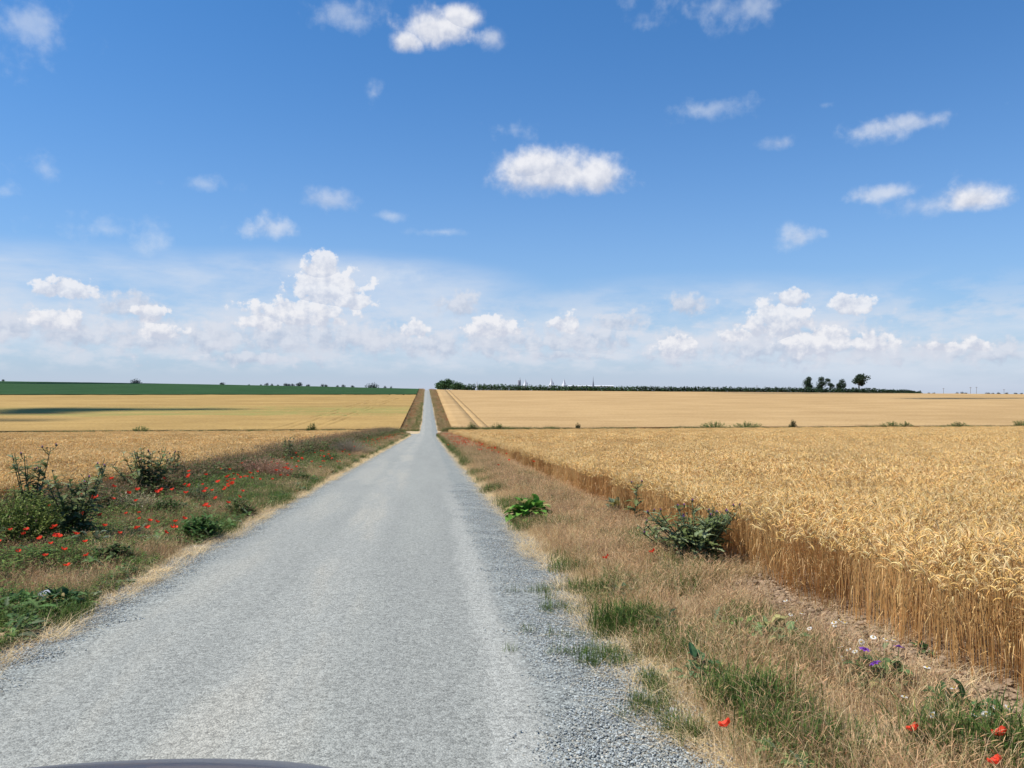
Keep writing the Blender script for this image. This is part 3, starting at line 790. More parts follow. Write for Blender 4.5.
p = on_ground(925, 655); dock(p, .14, .24, 14, 'small dark weed at the foot of the right wheat', 24, col=(.06, .11, .04))
# left verge
p = by_s(22, -6.2); bush(p, .95, 1.5, 420, 'fine stemmed green mustard bush at the far left edge', 30, [(.15, .195, .045), (.11, .155, .035), (.19, .22, .06)], 'mustard_bush', thin=.003, ll=.06)
p = on_ground(200, 540); bush(p, .38, .75, 120, 'leafy green weed clump closest to the left road edge', 31, [(.07, .14, .035), (.10, .16, .05), (.05, .10, .025)], 'leafy_weed', 'weed plant', ll=.10, leaves=8)
p = on_ground(92, 552); dock(p, .5, .6, 46, 'big grey leaved weed below the second thistle from the left', 32, col=(.12, .155, .10))
p = on_ground(60, 612); dock(p, .2, .5, 80, 'dark green weed at the gravel edge beside the blue grey stone', 33, col=(.05, .10, .035))
p = on_ground(22, 612); dock(p, .22, .45, 60, 'green weed left of the blue grey stone', 34, col=(.07, .14, .04))
p = on_ground(200, 507); bush(p, .55, 1.2, 200, 'grey green bushy weed behind the leafy clump at the left road edge', 35, [(.10, .13, .06), (.13, .14, .08), (.07, .10, .04)], 'weed_bush')
p = on_ground(135, 520); bush(p, .55, 1.4, 320, 'pale beige withered weed mound below the widest thistle', 36, [(.36, .29, .19), (.28, .23, .13), (.2, .2, .1)], 'dry_bush', leaves=4)
p = on_ground(266, 482); bush(p, .85, 2.6, 800, 'rusty pink withered bush in the middle of the left verge', 37, [(.42, .22, .15), (.33, .17, .11), (.48, .30, .20)], 'dry_bush', leaves=4)
p = on_ground(349, 456); bush(p, 1.1, 3.2, 800, 'greyish brown withered bush farther along the left verge', 38, [(.28, .21, .17), (.22, .17, .12), (.3, .25, .18)], 'dry_bush', leaves=5)
p = on_ground(232, 478); bush(p, .9, 2.0, 330, 'dark green bushy weed left of the rusty pink withered bush', 39, [(.07, .11, .035), (.10, .14, .05)], 'weed_bush')

WB = [(.07, .12, .03), (.10, .145, .04), (.05, .085, .025), (.14, .13, .06)]
for (px, py, H, W, n, lab, sd) in ((112, 566, .3, .6, 120, 'low bright green weed patch at the left gravel edge below the grey leaved weed', 140), (240, 518, .4, .8, 110, 'small dark weed bush at the left road edge beyond the leafy clump', 141), (168, 520, .45, .8, 110, 'dark weed bush among the densest poppies', 142), (330, 466, .6, 1.2, 140, 'dark green weed bush between the rusty bush and the greyish brown one', 143), (300, 484, .4, .9, 110, 'low green weed bush by the road in front of the rusty bush', 144), (400, 438, .9, 2.2, 160, 'green weed bush at the far end of the left verge before the dip', 145)):
    p = on_ground(px, py); bush(p, H, W, n, lab, sd, WB, 'weed_bush', 'bush', ll=.08)
# ------------------------------------------------------------------ poppies
def make_poppy(seed, H):
    rg = random.Random(seed)
    st, pt = MB(), MB()
    b = Vector((rg.uniform(-.05, .05), rg.uniform(-.05, .05), H))
    st.tube([(0, 0, -.02), b * .5 + Vector((.01, 0, 0)), b], [.0022, .0018, .0016], 4, (.10, .15, .05))
    for k in range(4):
        a = k * 1.5708 + .3; d = Vector((math.cos(a), math.sin(a), 0)); s = Vector((-d.y, d.x, 0)); w = .032 if k % 2 else .037
        rows = []
        for i in range(5):
            t = i / 4; r = .004 + .038 * t; z = .030 * t ** 1.4 + (.004 if k % 2 else 0)
            ww = w * (.18 + .95 * math.sin(min(1, t * .62 + .08) * math.pi) ** .8) * (1 if t < 1 else .82)
            row = []
            for j in range(5):
                u = (j - 2) / 2
                row.append(pt.add(b + d * r * (1 - .12 * u * u) + s * ww * u * .95 + Vector((0, 0, z + .012 * u * u + rg.uniform(-.0025, .0025) * (t > .6))), (.10, .012, .012) if t < .2 else jit((.80, .075, .035), .12, rg)))
            rows.append(row)
        for q, r_ in zip(rows, rows[1:]):
            for j in range(4): pt.face(q[j], q[j + 1], r_[j + 1], r_[j])
    cm = MB(); cm.tube([b + Vector((0, 0, .002)), b + Vector((0, 0, .012)), b + Vector((0, 0, .017))], [.004, .007, .005], 6, (.05, .06, .03))
    return st.mesh('stem', PLANT), pt.mesh('petals', PETAL, True), cm.mesh('seed_head', PLANT)
PM = [make_poppy(700 + i, h) for i, h in enumerate((.50, .58, .66, .25))]
def poppy(x, y, sc_, label, group, rz, detail=True, tilt=(0, 0), v=None):
    v = rnd.randrange(3) if v is None else v
    st, pt, cm = PM[v]
    root = empty('poppy', (x, y, ground(x, y)), rz); root.scale = (sc_,) * 3
    root.rotation_euler = (tilt[0], tilt[1], rz); tag(root, label, 'poppy', group)
    for n, m_ in (('petals', pt), ('stem', st)) + ((('seed_head', cm),) if detail else ()):
        o = bpy.data.objects.new(n, m_); C.objects.link(o); o.parent = root
rg = random.Random(31)
GL, GR = 'poppies of the left verge', 'poppies down the right verge'
cnt = 0
clusters = [(300, 470, 16, 18, 6), (270, 480, 12, 16, 6), (345, 457, 14, 14, 4), (385, 444, 12, 10, 3), (15, 560, 5, 14, 7), (75, 585, 4, 18, 7), (45, 598, 3, 16, 6), (225, 500, 10, 18, 7), (168, 500, 6, 16, 6), (175, 490, 5, 14, 5), (120, 535, 5, 20, 7), (100, 505, 5, 18, 8), (150, 553, 4, 14, 5), (240, 505, 8, 12, 6), (250, 485, 8, 14, 5), (225, 515, 4, 10, 5), (130, 515, 6, 14, 5), (60, 535, 5, 20, 8),
            (145, 545, 8, 10, 4), (122, 552, 4, 8, 4), (25, 545, 4, 14, 5), (70, 570, 3, 20, 8), (275, 475, 9, 14, 5), (310, 468, 10, 16, 5), (340, 458, 10, 16, 4), (380, 446, 10, 12, 3), (200, 495, 7, 20, 5), (160, 478, 6, 25, 4)]
for (px, py, n, sx_, sy_) in clusters:
    for _ in range(n):
        p = on_ground(rg.gauss(px, sx_ * 1.6), min(640, max(440, rg.gauss(py + 6, sy_ * 1.9))))
        l, r = road_edges(p.y)
        if p.x > l - .3 or p.x < -7.8 or p.y < 4 or cnt > 185: continue
        poppy(p.x, p.y, rg.uniform(.62, .9) * (1 if p.y < 14 else 1.3), 'red poppy flowering among the weeds of the left verge', GL, rg.random() * 6.28, p.y < 20, (rg.gauss(0, .25), rg.gauss(0, .25))); cnt += 1
for i in range(42):
    y = rg.uniform(26, 85); l, r = road_edges(y); x = rg.uniform(r + .8, 3.8)
    poppy(x, y, rg.uniform(.9, 1.2), 'red poppy in the grass along the distant right verge', GR, rg.random() * 6.28, False, (rg.gauss(0, .25), rg.gauss(0, .25)))
for i in range(55):
    y = rg.uniform(24, 90) ** 1.0; l, r = road_edges(y); x = rg.uniform(-7.3, l - .6)
    poppy(x, y, rg.uniform(.8, 1.2), 'red poppy in the weeds of the distant left verge', GL, rg.random() * 6.28, False, (rg.gauss(0, .25), rg.gauss(0, .25)))
for (px, py, h, lab) in ((741, 740, .14, 'red poppy low in the straw at the bottom, beside the gravel'), (929, 731, .2, 'red poppy in front of the dark clump with daisies'),
                         (1019, 736, .22, 'red poppy at the right picture edge, upper of two there'), (1014, 764, .2, 'red poppy in the green grass of the bottom right corner'),
                         (614, 558, .25, 'red poppy in dry grass left of the big purple thistle'), (660, 552, .25, 'red poppy at the left foot of the big purple thistle')):
    d = ray(px, py); t = 1.0
    while EYE + d[2] * t > ground(d[0] * t, d[1] * t) + h: t += .01
    v = 3; s = h / .25
    poppy(d[0] * t, d[1] * t, s if s > .75 else .85, lab, None, 1.0, True, (-.5, .1), v)
# countless far poppies tinting the verges red
TP = MB(); rg2 = random.Random(5)
for i in range(9):
    x, y = rg2.gauss(0, .3), rg2.gauss(0, .3); h = rg2.uniform(.2, .5)
    TP.ribbon([(x, y, 0), (x, y, h)], [.004, .004], Vector((1, 0, 0)), (.12, .13, .05))
    TP.tube([(x, y, h - .01), (x, y, h + .01), (x, y, h + .035)], [.006, .03, .034], 6, jit((.70, .09, .04), .2, rg2), None, True)
TPo = [TP.obj('poppy_tile', PETAL, link=False)]
pts = []
for _ in range(900):
    if rg.random() < .45:
        y = rg.uniform(45, 145); x = rg.uniform(2.0, 3.9)
        if rg.random() < .55: continue
    elif rg.random() < .6: y = rg.uniform(60, 145); x = rg.uniform(-7.4, -4.3)
    else: y = rg.uniform(170, 420); x = rg.choice((rg.uniform(-5.6, -3.5), rg.uniform(2.8, 4.8)))
    if nz(x, y, .2, 73) < .42 or rg.random() < .3: continue
    pts.append(((x, y, ground(x, y)), (0, 0, rg.random() * 6.28), rg.uniform(.8, 1.3) if y < 150 else 1.4, 0))
scatter('poppies', TPo, pts, 'red haze of countless poppies on the distant verges', 'poppies')

# ------------------------------------------------------------------ daisies, violet flowers
def flower_mesh(pet, nc, r, n, eye):
    st, pt, ey = MB(), MB(), MB()
    st.tube([(0, 0, -.02), (.008, 0, .08), (0, 0, .17)], [.0018, .0015, .0012], 4, (.10, .15, .05))
    for k in range(n):
        a = 6.283 * k / n; d = Vector((math.cos(a), math.sin(a), 0)); s = Vector((-d.y, d.x, 0)); b = Vector((0, 0, .17))
        pt.ribbon([b + d * .004, b + d * r * .6 + Vector((0, 0, .002)), b + d * r], [.002, r * .26, r * .12], s, pet)
    ey.tube([(0, 0, .169), (0, 0, .174), (0, 0, .178)], [r * .35, r * .32, r * .12], 8, eye)
    return st.mesh('stem', PLANT), pt.mesh('petals', PETAL), ey.mesh('flower_centre', PLANT)
DM = flower_mesh((.8, .8, .76), 0, .02, 12, (.6, .4, .04)); VM = flower_mesh((.22, .06, .42), 0, .024, 7, (.10, .03, .18))
def flower(name, ms, px, py, sc_, label, cat, group=None):
    p = on_ground(px, py); root = empty(name, p, rg.random() * 6.28); root.scale = (sc_,) * 3
    root.rotation_euler = (rg.gauss(-.25, .3), rg.gauss(0, .3), rg.random() * 6.28); tag(root, label, cat, group)
    for n, m_ in zip(('stem', 'petals', 'flower_centre'), ms):
        o = bpy.data.objects.new(n, m_); C.objects.link(o); o.parent = root
for (px, py) in ((826, 630), (832, 636), (845, 640), (850, 642), (862, 644), (870, 652), (800, 628), (806, 634), (818, 640), (846, 664), (852, 668), (858, 664), (863, 667), (830, 662), (876, 656), (890, 660), (940, 722), (975, 722), (978, 728), (988, 720), (968, 742), (990, 736), (902, 716), (926, 690), (790, 612), (783, 622), (966, 716), (956, 736)):
    flower('daisy', DM, px + rg.gauss(0, 1.5), py + 8, rg.uniform(.9, 1.35), 'small white daisy in bloom along the bare soil beside the right wheat', 'daisy', 'white daisies by the right wheat')
for (px, py, lab) in ((858, 680, 'violet flower left of its two neighbours above the leafy weed'), (895, 680, 'violet flower of the leafy weed, up against the soil strip'), (897, 696, 'violet flower lowest on the leafy weed beside the soil strip')):
    flower('violet_flower', VM, px, py + 8, 1.7, lab, 'flower')

# ------------------------------------------------------------------ stones
def stone(px, py, r, col, label, sq=.6, ex=1):
    p = on_ground(px, py); mb = MB(); rg_ = random.Random(int(px)); mb.rock((0, 0, 0), 1, col, rg_, 1)
    o = mb.obj('stone', STONE); o.location = p + Vector((0, 0, r * sq * .45)); o.scale = (r * ex, r, r * sq)
    sub = o.modifiers.new('s', 'SUBSURF'); sub.levels = sub.render_levels = 2
    for q in o.data.polygons: q.use_smooth = True
    b = o.modifiers.new('d', 'DISPLACE'); t = bpy.data.textures.new('stone_relief', 'CLOUDS'); t.noise_scale = .5; b.texture = t; b.strength = .25
    tag(o, label, 'stone')
stone(46, 603, .15, (.36, .38, .43), 'blue grey rounded stone among weeds at the left road edge', .75, 1.2)
stone(50, 608, .07, (.46, .45, .42), 'small pale stone in front of the blue grey one', .6)
stone(63, 562, .09, (.34, .35, .37), 'grey stone in the grass above the blue grey one at left', .6)
stone(686, 685, .06, (.33, .28, .2), 'flat brown stone beside the blue green dock at the gravel edge', .4, 1.7)
stone(706, 738, .045, (.2, .18, .16), 'dark stone in straw left of the lowest poppy', .6)
stone(646, 659, .03, (.25, .25, .25), 'small dark stone on the gravel edge by green grass', .6)
stone(672, 712, .035, (.4, .42, .45), 'small bluish stone in the gravel edge', .6)
stone(738, 668, .05, (.42, .37, .32), 'pale stone half buried in dry grass right of the blue green dock', .6)
stone(985, 716, .06, (.5, .48, .42), 'whitish stone on the soil below the right wheat', .4, 1.6)

# ------------------------------------------------------------------ trees and far things
def leafmass(mb, c, rad, n, size, col, rg):
    for _ in range(n):
        u = Vector((rg.gauss(0, 1), rg.gauss(0, 1), rg.gauss(0, 1))).normalized() * rg.random() ** .4
        p = Vector((c[0] + u.x * rad[0], c[1] + u.y * rad[1], c[2] + u.z * rad[2]))
        a = Vector((rg.gauss(0, 1), rg.gauss(0, 1), rg.gauss(0, 1))).normalized(); b = a.orthogonal().normalized(); a = a.cross(b)
        s = size * rg.uniform(.5, 1.3); k = jit(col, .35, rg)
        i = [mb.add(p + a * s, k), mb.add(p + b * s * .8, k), mb.add(p - a * s * .9, k), mb.add(p - b * s * .7, k)]
        mb.face(*i)
TREEC = (.045, .07, .04)
def tree(loc, H, W, label, seed, lobes, trunk_h=.3, leans=0, group=None, col=TREEC, name='tree', dens=1.0):
    rg = random.Random(seed); root = empty(name, loc); tag(root, label, 'tree', group)
    tk, cr = MB(), MB()
    tk.tube([(0, 0, -.3), (leans * .3, 0, H * trunk_h * .6), (leans * .6, 0, H * trunk_h), (leans * .8, 0, H * .75)], [W * .06, W * .045, W * .035, .03], 7, (1, 1, 1))
    for (fx, fz, fr) in lobes:
        cx, cz = fx * W * .5 + leans, fz * H
        yy = rg.uniform(-.25, .25) * W
        tk.tube([(leans * .5, 0, H * trunk_h * .8), (cx * .5 + leans * .3, yy * .5, (H * trunk_h + cz) * .5), (cx, yy, cz)], [W * .03, W * .02, .02], 5, (1, 1, 1))
        for k in range(4):
            fr *= 1.06; leafmass(cr, (cx + rg.uniform(-.5, .5) * fr * W * .5, yy + rg.uniform(-.5, .5) * fr * W * .5, cz + rg.uniform(-.4, .4) * fr * W * .4), (fr * W * .4, fr * W * .4, fr * W * .34), int(110 * dens), .05 * W, col, rg)
    tk.obj('trunk', BARK, root); cr.obj('crown', FOLIAGE, root)
    return root
def T2(px, Z, ytop, wpx, *a, **k):
    p = at_depth(px, Z); h = z_at(ytop, Z) - p.z
    return tree(p, h, wpx / F * Z, *a, **k)
def zc(px, off):           # camera depth of the crest in column px
    d = ray(px, HOR); t = 300.0; best = (-9, 0)
    while t < 950:
        a = (ground(d[0] * t, d[1] * t) - EYE) / t
        if a > best[0]: best = (a, t)
        t += 5
    return best[1] + off
grp = 'lone trees standing above the hedge on the right horizon'
T2(807, zc(807, 25), 376.5, 10, 'leftmost tree of the row above the right hedge, narrow and rounded', 51, [(0, .3, .8), (0, .5, .8), (-.3, .62, .55), (.25, .65, .6), (0, .85, .6), (.5, .38, .5)], group=grp)
T2(822, zc(822, 25), 377, 10, 'second tree of the row above the right hedge, round crowned', 52, [(0, .3, .8), (-.2, .55, .8), (.3, .6, .7), (0, .85, .6), (-.4, .38, .5)], group=grp)
T2(831, zc(831, 25), 378, 8, 'third tree of the row above the right hedge, leaning left', 53, [(-.5, .85, .55), (-.1, .62, .6), (.3, .5, .6)], leans=-.6, group=grp)
T2(840, zc(840, 25), 379, 9, 'fourth tree of the row above the right hedge, forked low', 54, [(0, .3, .8), (.3, .8, .7), (-.4, .6, .55), (.5, .55, .6), (0, .45, .6)], group=grp)
T2(859, zc(859, 25), 374, 15, 'tallest and broadest tree above the right hedge, flat topped on bare stems', 55, [(-.45, .72, .55), (.1, .86, .6), (.5, .75, .6), (-.1, .66, .5), (.65, .5, .28)], trunk_h=.5, group=grp)
T2(853, zc(853, 24), 386, 4, 'small bush at the left foot of the tallest tree on the right', 56, [(0, .5, .9), (0, .75, .6)], trunk_h=.1)
GC = (.05, .095, .035)
T2(440, zc(440, 18), 382, 12, 'rounded green tree nearest the road at the right crest', 57, [(0, .4, .9), (-.4, .5, .7), (.35, .6, .8), (.1, .8, .6)], trunk_h=.12, col=GC)
T2(448, zc(448, 18), 380.8, 13, 'tallest tree of the clump right of the road on the crest', 58, [(0, .4, .9), (-.4, .6, .7), (.35, .6, .8), (.1, .82, .6)], trunk_h=.12, col=GC)
T2(457, zc(457, 18), 383, 12, 'low rounded tree at the right end of the roadside clump on the crest', 59, [(0, .4, .9), (-.4, .5, .7), (.4, .55, .8), (.1, .75, .6)], trunk_h=.12, col=GC)
# hedge along the right crest: a far belt that reads as one mass
mb = MB(); rg = random.Random(61); px = 462.0
while px < 921:
    Z = zc(px, 16); p = at_depth(px, Z)
    if not 474.8 < px < 478.5:
        yt = lerp_list(px, [(462, 384), (500, 384.3), (520, 384.8), (600, 386), (760, 387.2), (800, 387.5), (860, 388), (900, 389.5), (921, 391.5)]) + rg.uniform(-.7, .8)
        h = max(.5, z_at(yt, Z) - p.z)
        c = jit(lerp_list(px, [(462, 0), (1000, 0)]) and GC or (GC if px < 640 else (.035, .062, .03)), .2, rg)
        leafmass(mb, (p.x, p.y, p.z + h * .42), (1.4, 2.2, h * .60), 80, .5, c, rg)
    px += 1.5
tag(mb.obj('treeline', FOLIAGE), 'long dark green hedge of trees along the right crest', 'treeline', kind='stuff')
# bushes on the left horizon
for i, (px, w, hp) in enumerate(((3, 3, 2), (135, 9, 2), (222, 5, 2.4), (249, 2, 1.2), (261, 2.5, 1.4), (266.5, 4, 2.6), (272, 3, 2), (278, 2.5, 1.6), (285.5, 4.5, 3.2), (289, 4, 2.8), (292.5, 3.5, 2.7), (299, 7, 3.3), (308, 4, 2.3), (322.5, 4, 2.5), (326, 4, 2.2), (337.5, 3, 2), (343.5, 4, 2.4), (352.5, 4, 1.8), (372, 12, 1.5), (385, 3, 2.6), (391, 2.5, 2.6))):
    Z = zc(px, 20); p = at_depth(px, Z)
    cz = max(ground(*[c * t for c in ray(px, HOR)[:2]]) + .9 + 0 - EYE - 0 if False else 0 for t in (1,))
    sky = min(HOR - (ground(ray(px, HOR)[0] * t, ray(px, HOR)[1] * t) + .9 - EYE) / t * F for t in range(400, 900, 10))
    tree(p, z_at(sky - hp, Z) - p.z, w / F * Z, 'small dark rounded tree in a scattered row on the left horizon', 900 + i, [(0, .45, .9), (-.4, .5, .7), (.4, .5, .7), (0, .72, .7)], trunk_h=.15, group='small trees on the left horizon', col=(.035, .05, .04), dens=.35, name='distant_tree')
# small trees on the far right horizon
for i, (px, w, hp) in enumerate(((929, 2.5, 1.2), (934, 2.5, 1), (957, 3, 1.4), (962, 4, 1.4), (966, 3, 1.3), (988, 4, 1.2), (993, 3, 1.2), (999, 4, 1.4), (1007, 4, 1.2), (1016, 4, 1.4), (1021, 3, 1.2))):
    Z = zc(px, 20); p = at_depth(px, Z)
    sky = min(HOR - (ground(ray(px, HOR)[0] * t, ray(px, HOR)[1] * t) + .7 - EYE) / t * F for t in range(300, 900, 10))
    tree(p, z_at(sky - hp, Z) - p.z, w / F * Z, 'tiny dark tree on the far right horizon beyond the end of the hedge', 950 + i, [(0, .45, .9), (-.4, .5, .7), (.4, .5, .7), (0, .72, .7)], trunk_h=.15, group='tiny trees on the far right horizon', col=(.04, .05, .045), dens=.3, name='distant_tree')
# bushes along the field boundary
def B(px, py, H, W, n, label, seed, col, group=None):
    d = ray(px, HOR); t = 156.8 / d[1]; p = Vector((d[0] * t, 156.8, ground(d[0] * t, 156.8))); H += .75; bush(p, H, W, n, label, seed, col, 'shrub', 'bush', None, group, .012, .3, 12)
GB = [(.10, .15, .04), (.13, .18, .05), (.08, .12, .035)]; DB = [(.05, .075, .03), (.04, .06, .025)]
B(715, 429.5, 1.3, 8, 130, 'long low green bush at the field boundary, left half, right of the road', 71, GB)
B(747, 429.5, 1.2, 8, 130, 'long low green bush at the field boundary, right half, right of the road', 72, GB)
B(793, 429.3, 1.5, 1.9, 80, 'compact dark round bush in the wheat boundary on the right', 73, DB)
B(578, 430, 1.1, 1.3, 50, 'small dark round bush in the boundary strip near the dip', 74, DB)
B(890, 428.5, 1.2, 5, 90, 'green bush at the boundary left of a similar lower one', 75, GB)
B(905, 428.5, 1.1, 4, 70, 'green bush at the boundary right next to a similar higher one', 76, GB)
B(958, 428, 1.0, 5, 90, 'olive bush alone at the field boundary below the far right hedge end', 77, GB)
B(1020, 427.5, 1.3, 4, 80, 'green bush at the field boundary on the right picture edge', 78, GB)
B(497, 431, 1.2, 3, 70, 'leafy bush at the boundary just right of the road in the dip', 79, GB)
B(472, 432, 1.3, 2.6, 70, 'leafy bush by the roadside at the right of the dip', 80, GB)
B(312, 431, 1.3, 2.4, 60, 'green bush at the left field boundary below the trampled wheat', 81, GB)
B(140, 432.5, 1.0, 4, 60, 'faint green bush at the left field boundary above the widest thistle', 82, GB)
# utility poles
def pole(px, Z, ytop, label, arm=True, r=.16, mat=WOODPOLE, name='utility_pole', cat='utility pole', group='utility poles on the right horizon'):
    p = at_depth(px, Z); h = z_at(ytop, Z) - p.z; root = empty(name, p, R(-20)); tag(root, label, cat, group)
    mb = MB(); mb.tube([(0, 0, -.3), (0, 0, h)], [r, r * .75], 8, (1, 1, 1)); mb.obj('post', mat, root)
    if arm:
        mb = MB(); mb.box((-.8, -.07, h - .7), (.8, .07, h - .5), (1, 1, 1)); mb.obj('crossarm', mat, root)
        for x in (-.7, 0, .7):
            mb = MB(); mb.tube([(x, 0, h - .497), (x, 0, h - .25)], [.06, .04], 6, (1, 1, 1)); mb.obj('insulator', WHITEPAINT, root)
pole(970.5, 620, 387, 'left one of two close utility poles on the far right horizon')
pole(976.5, 640, 386.8, 'right one of two close utility poles on the far right horizon')
pole(943.5, 640, 388, 'utility pole standing alone nearest the hedge end at far right')
pole(1004, 640, 389, 'utility pole closest to the right picture edge on the horizon')
pole(757, 700, 385.2, 'thin pole sticking up over the middle of the right hedge')
pole(477, 575, 381.5, 'white post in the gap of the hedge right of the road', False, .3, WHITEPAINT, 'white_post', 'post', None)
# white peaked structures beyond the hedge
def pyramid(px, ytop, wpx, label, dark, Z=1100):
    p = at_depth(px, Z); h = z_at(ytop, Z) - p.z; w = wpx / F * Z; root = empty('peaked_pavilion', p, R(25)); tag(root, label, 'pavilion', 'white peaked pavilions beyond the hedge')
    hb = max(2, z_at(385.5, Z) - p.z)
    mb = MB(); mb.box((-w / 2, -w / 2, -1), (w / 2, w / 2, hb), (1, 1, 1)); mb.obj('base', WHITEPAINT, root)
    mb = MB(); pr = [(.5, 0), (.34, .22), (.2, .48), (.09, .75), (.02, 1)]; n = len(pr)
    ring = [[mb.add((sx * w * .98 * a, sy_ * w * .98 * a, hb + .02 + (h - hb) * t), (1, 1, 1)) for sx, sy_ in ((-1, -1), (1, -1), (1, 1), (-1, 1))] for a, t in pr]
    for a, b in zip(ring, ring[1:]):
        for k in range(4): mb.face(a[k], a[(k + 1) % 4], b[(k + 1) % 4], b[k])
    mb.obj('roof', WHITEPAINT, root)
    if dark:
        mb = MB(); ro = w * .62; mb.tube([(ro, 0, -1), (ro, 0, hb), (ro * .9, 0, hb + (h - hb) * .5)], [w * .16, w * .14, .1], 6, (1, 1, 1)); mb.obj('dark_side', GREYCLAD, root)  # dark tapered piece standing in for the pavilion's dark right side
pyramid(525.5, 379, 4, 'white peaked pavilion beside the grey tower beyond the hedge', True)
pyramid(551.5, 378, 4.2, 'white peaked pavilion in the middle with a dark right side beyond the hedge', True)
pyramid(564.2, 379, 4, 'white peaked pavilion without a dark side, rightmost beyond the hedge', False)
def tower(px, ytop, label, w, white):
    Z = 1100; p = at_depth(px, Z); h = z_at(ytop, Z) - p.z; root = empty('spire_tower', p); tag(root, label, 'tower')
    hb = z_at(383 if white else 385, Z) - p.z; hm = z_at(380, Z) - p.z
    mb = MB(); mb.tube([(0, 0, -1), (0, 0, hb), (0, 0, hm), (0, 0, hm + .5)], [w, w * .9, w * .65, w * .3] if white else [w * 1.5, w * 1.3, w * .3, w * .3], 8, (1, 1, 1)); mb.obj('shaft', GREYCLAD, root)
    mb = MB(); mb.tube([(0, 0, hm), (0, 0, h)], [w * .35, .05], 6, (1, 1, 1)); mb.obj('spire', GREYCLAD, root)
    if white:
        mb = MB(); mb.box((-w * 2.4, -w, -1), (-w * 1.05, w, hm - .5), (1, 1, 1)); mb.obj('side_block', WHITEPAINT, root)
tower(520, 377, 'grey pointed tower with a white side block beyond the hedge', 1.3, True)
tower(593.2, 376, 'thin dark spire on a low base rising over the white hall', 1.0, False)
Z = 1130; a, b = at_depth(568, Z), at_depth(613, Z); root = empty('hall', (a + b) / 2, math.atan2(b.y - a.y, b.x - a.x)); tag(root, 'long low white roofed hall beyond the hedge, at the foot of the thin spire', 'hall')
L = (b - a).length; z0 = ((a + b) / 2).z; hh = z_at(385.3, Z) - z0
mb = MB(); mb.box((-L / 2, -9, -3), (L / 2, 9, hh - 1.2), (1, 1, 1)); mb.obj('wall', WHITEPAINT, root)
mb = MB(); ids = [mb.add(v, (1, 1, 1)) for v in ((-L / 2 - .5, -10, hh - 1.19), (L / 2 + .5, -10, hh - 1.19), (L / 2 + .5, 0, hh), (-L / 2 - .5, 0, hh), (L / 2 + .5, 10, hh - 1.19), (-L / 2 - .5, 10, hh - 1.19))]
mb.face(ids[0], ids[1], ids[2], ids[3]); mb.face(ids[3], ids[2], ids[4], ids[5]); mb.obj('roof', WHITEPAINT, root)

# ------------------------------------------------------------------ the car whose bonnet edge shows
mcar, nt, bs, out = newmat('dark_blue_paint')
bs.inputs['Base Color'].default_value = (.045, .05, .075, 1); bs.inputs['Specular IOR Level'].default_value = .3; bs.inputs['Coat Weight'].default_value = .35
fl = tex_noise(nt, N(nt, 'ShaderNodeTexCoord').outputs['Object'], 40, 3); setin(nt, bs.inputs['Roughness'], M(nt, 'MULTIPLY_ADD', fl, .25, .28))
mgl, nt, bs, out = newmat('car_glass'); bs.inputs['Base Color'].default_value = (.02, .025, .03, 1); bs.inputs['Roughness'].default_value = .05
mru = simple('tyre_rubber', (.02, .02, .02), .85); mri = simple('wheel_metal', (.5, .5, .52), .35, .9)
CX = -.86
car = empty('parked_car', (CX, 0, 0)); tag(car, 'dark blue car, only the bonnet edge showing at the bottom of the picture', 'car')
def loft(name, secs, mat, parent):
    """secs: (y, half width, z low, z shoulder, z top)"""
    mb = MB(); rings = []
    for (y, w, zl, zs, zt) in secs:
        prof = [(-w * .96, zl), (-w, (zl + zs) / 2), (-w * .98, zs), (-w * .82, zs + (zt - zs) * .55), (-w * .45, zs + (zt - zs) * .9), (0, zt), (w * .45, zs + (zt - zs) * .9), (w * .82, zs + (zt - zs) * .55), (w * .98, zs), (w, (zl + zs) / 2), (w * .96, zl)]
        rings.append([mb.add((x, y, z), (1, 1, 1)) for x, z in prof])
    for a, b in zip(rings, rings[1:]):
        for k in range(len(a)): mb.face(a[k], b[k], b[(k + 1) % len(a)], a[(k + 1) % len(a)])
    mb.f.append(tuple(rings[0])); mb.f.append(tuple(reversed(rings[-1])))
    o = mb.obj(name, mat, parent, True)
    s = o.modifiers.new('s', 'SUBSURF'); s.levels = s.render_levels = 2
    return o
loft('body', [(-1.75, .6, .35, .6, .9), (-1.7, .78, .3, .75, .98), (-1.2, .8, .25, .8, .98), (.4, .8, .25, .8, .94), (1.2, .8, .25, .78, .90), (1.28, .8, .25, .76, .885)], mcar, car)
loft('bonnet', [(1.29, .79, .4, .93, 1.06), (1.6, .79, .3, .93, 1.06), (1.95, .78, .3, .92, 1.04), (2.2, .75, .3, .88, .985), (2.36, .68, .32, .80, .90), (2.44, .58, .38, .68, .74)], mcar, car)
loft('cabin', [(-1.5, .6, .9, .97, 1.0), (-1.2, .66, .9, 1.2, 1.38), (-.6, .64, .9, 1.28, 1.44), (.1, .62, .88, 1.2, 1.38), (.75, .68, .85, .92, .96)], mgl, car)
loft('roof', [(-1.15, .56, 1.34, 1.37, 1.41), (-.6, .58, 1.37, 1.42, 1.47), (.05, .54, 1.33, 1.36, 1.41)], mcar, car)
for x in (-.76, .76):
    for y in (-1.05, 1.55):
        mb = MB(); mb.tube([(x - .1, y, .31), (x - .09, y, .31), (x + .09, y, .31), (x + .1, y, .31)], [.27, .31, .31, .27], 24, (1, 1, 1)); w = mb.obj('wheel', mru, car)
        mb = MB(); sx = 1 if x > 0 else -1; mb.tube([(x + sx * .08, y, .31), (x + sx * .104, y, .31), (x + sx * .108, y, .31)], [.2, .19, .05], 16, (1, 1, 1)); mb.obj('rim', mri, w)
car.location.z = ground(CX, 0) + .0; car.rotation_euler.x = -math.atan(.048)

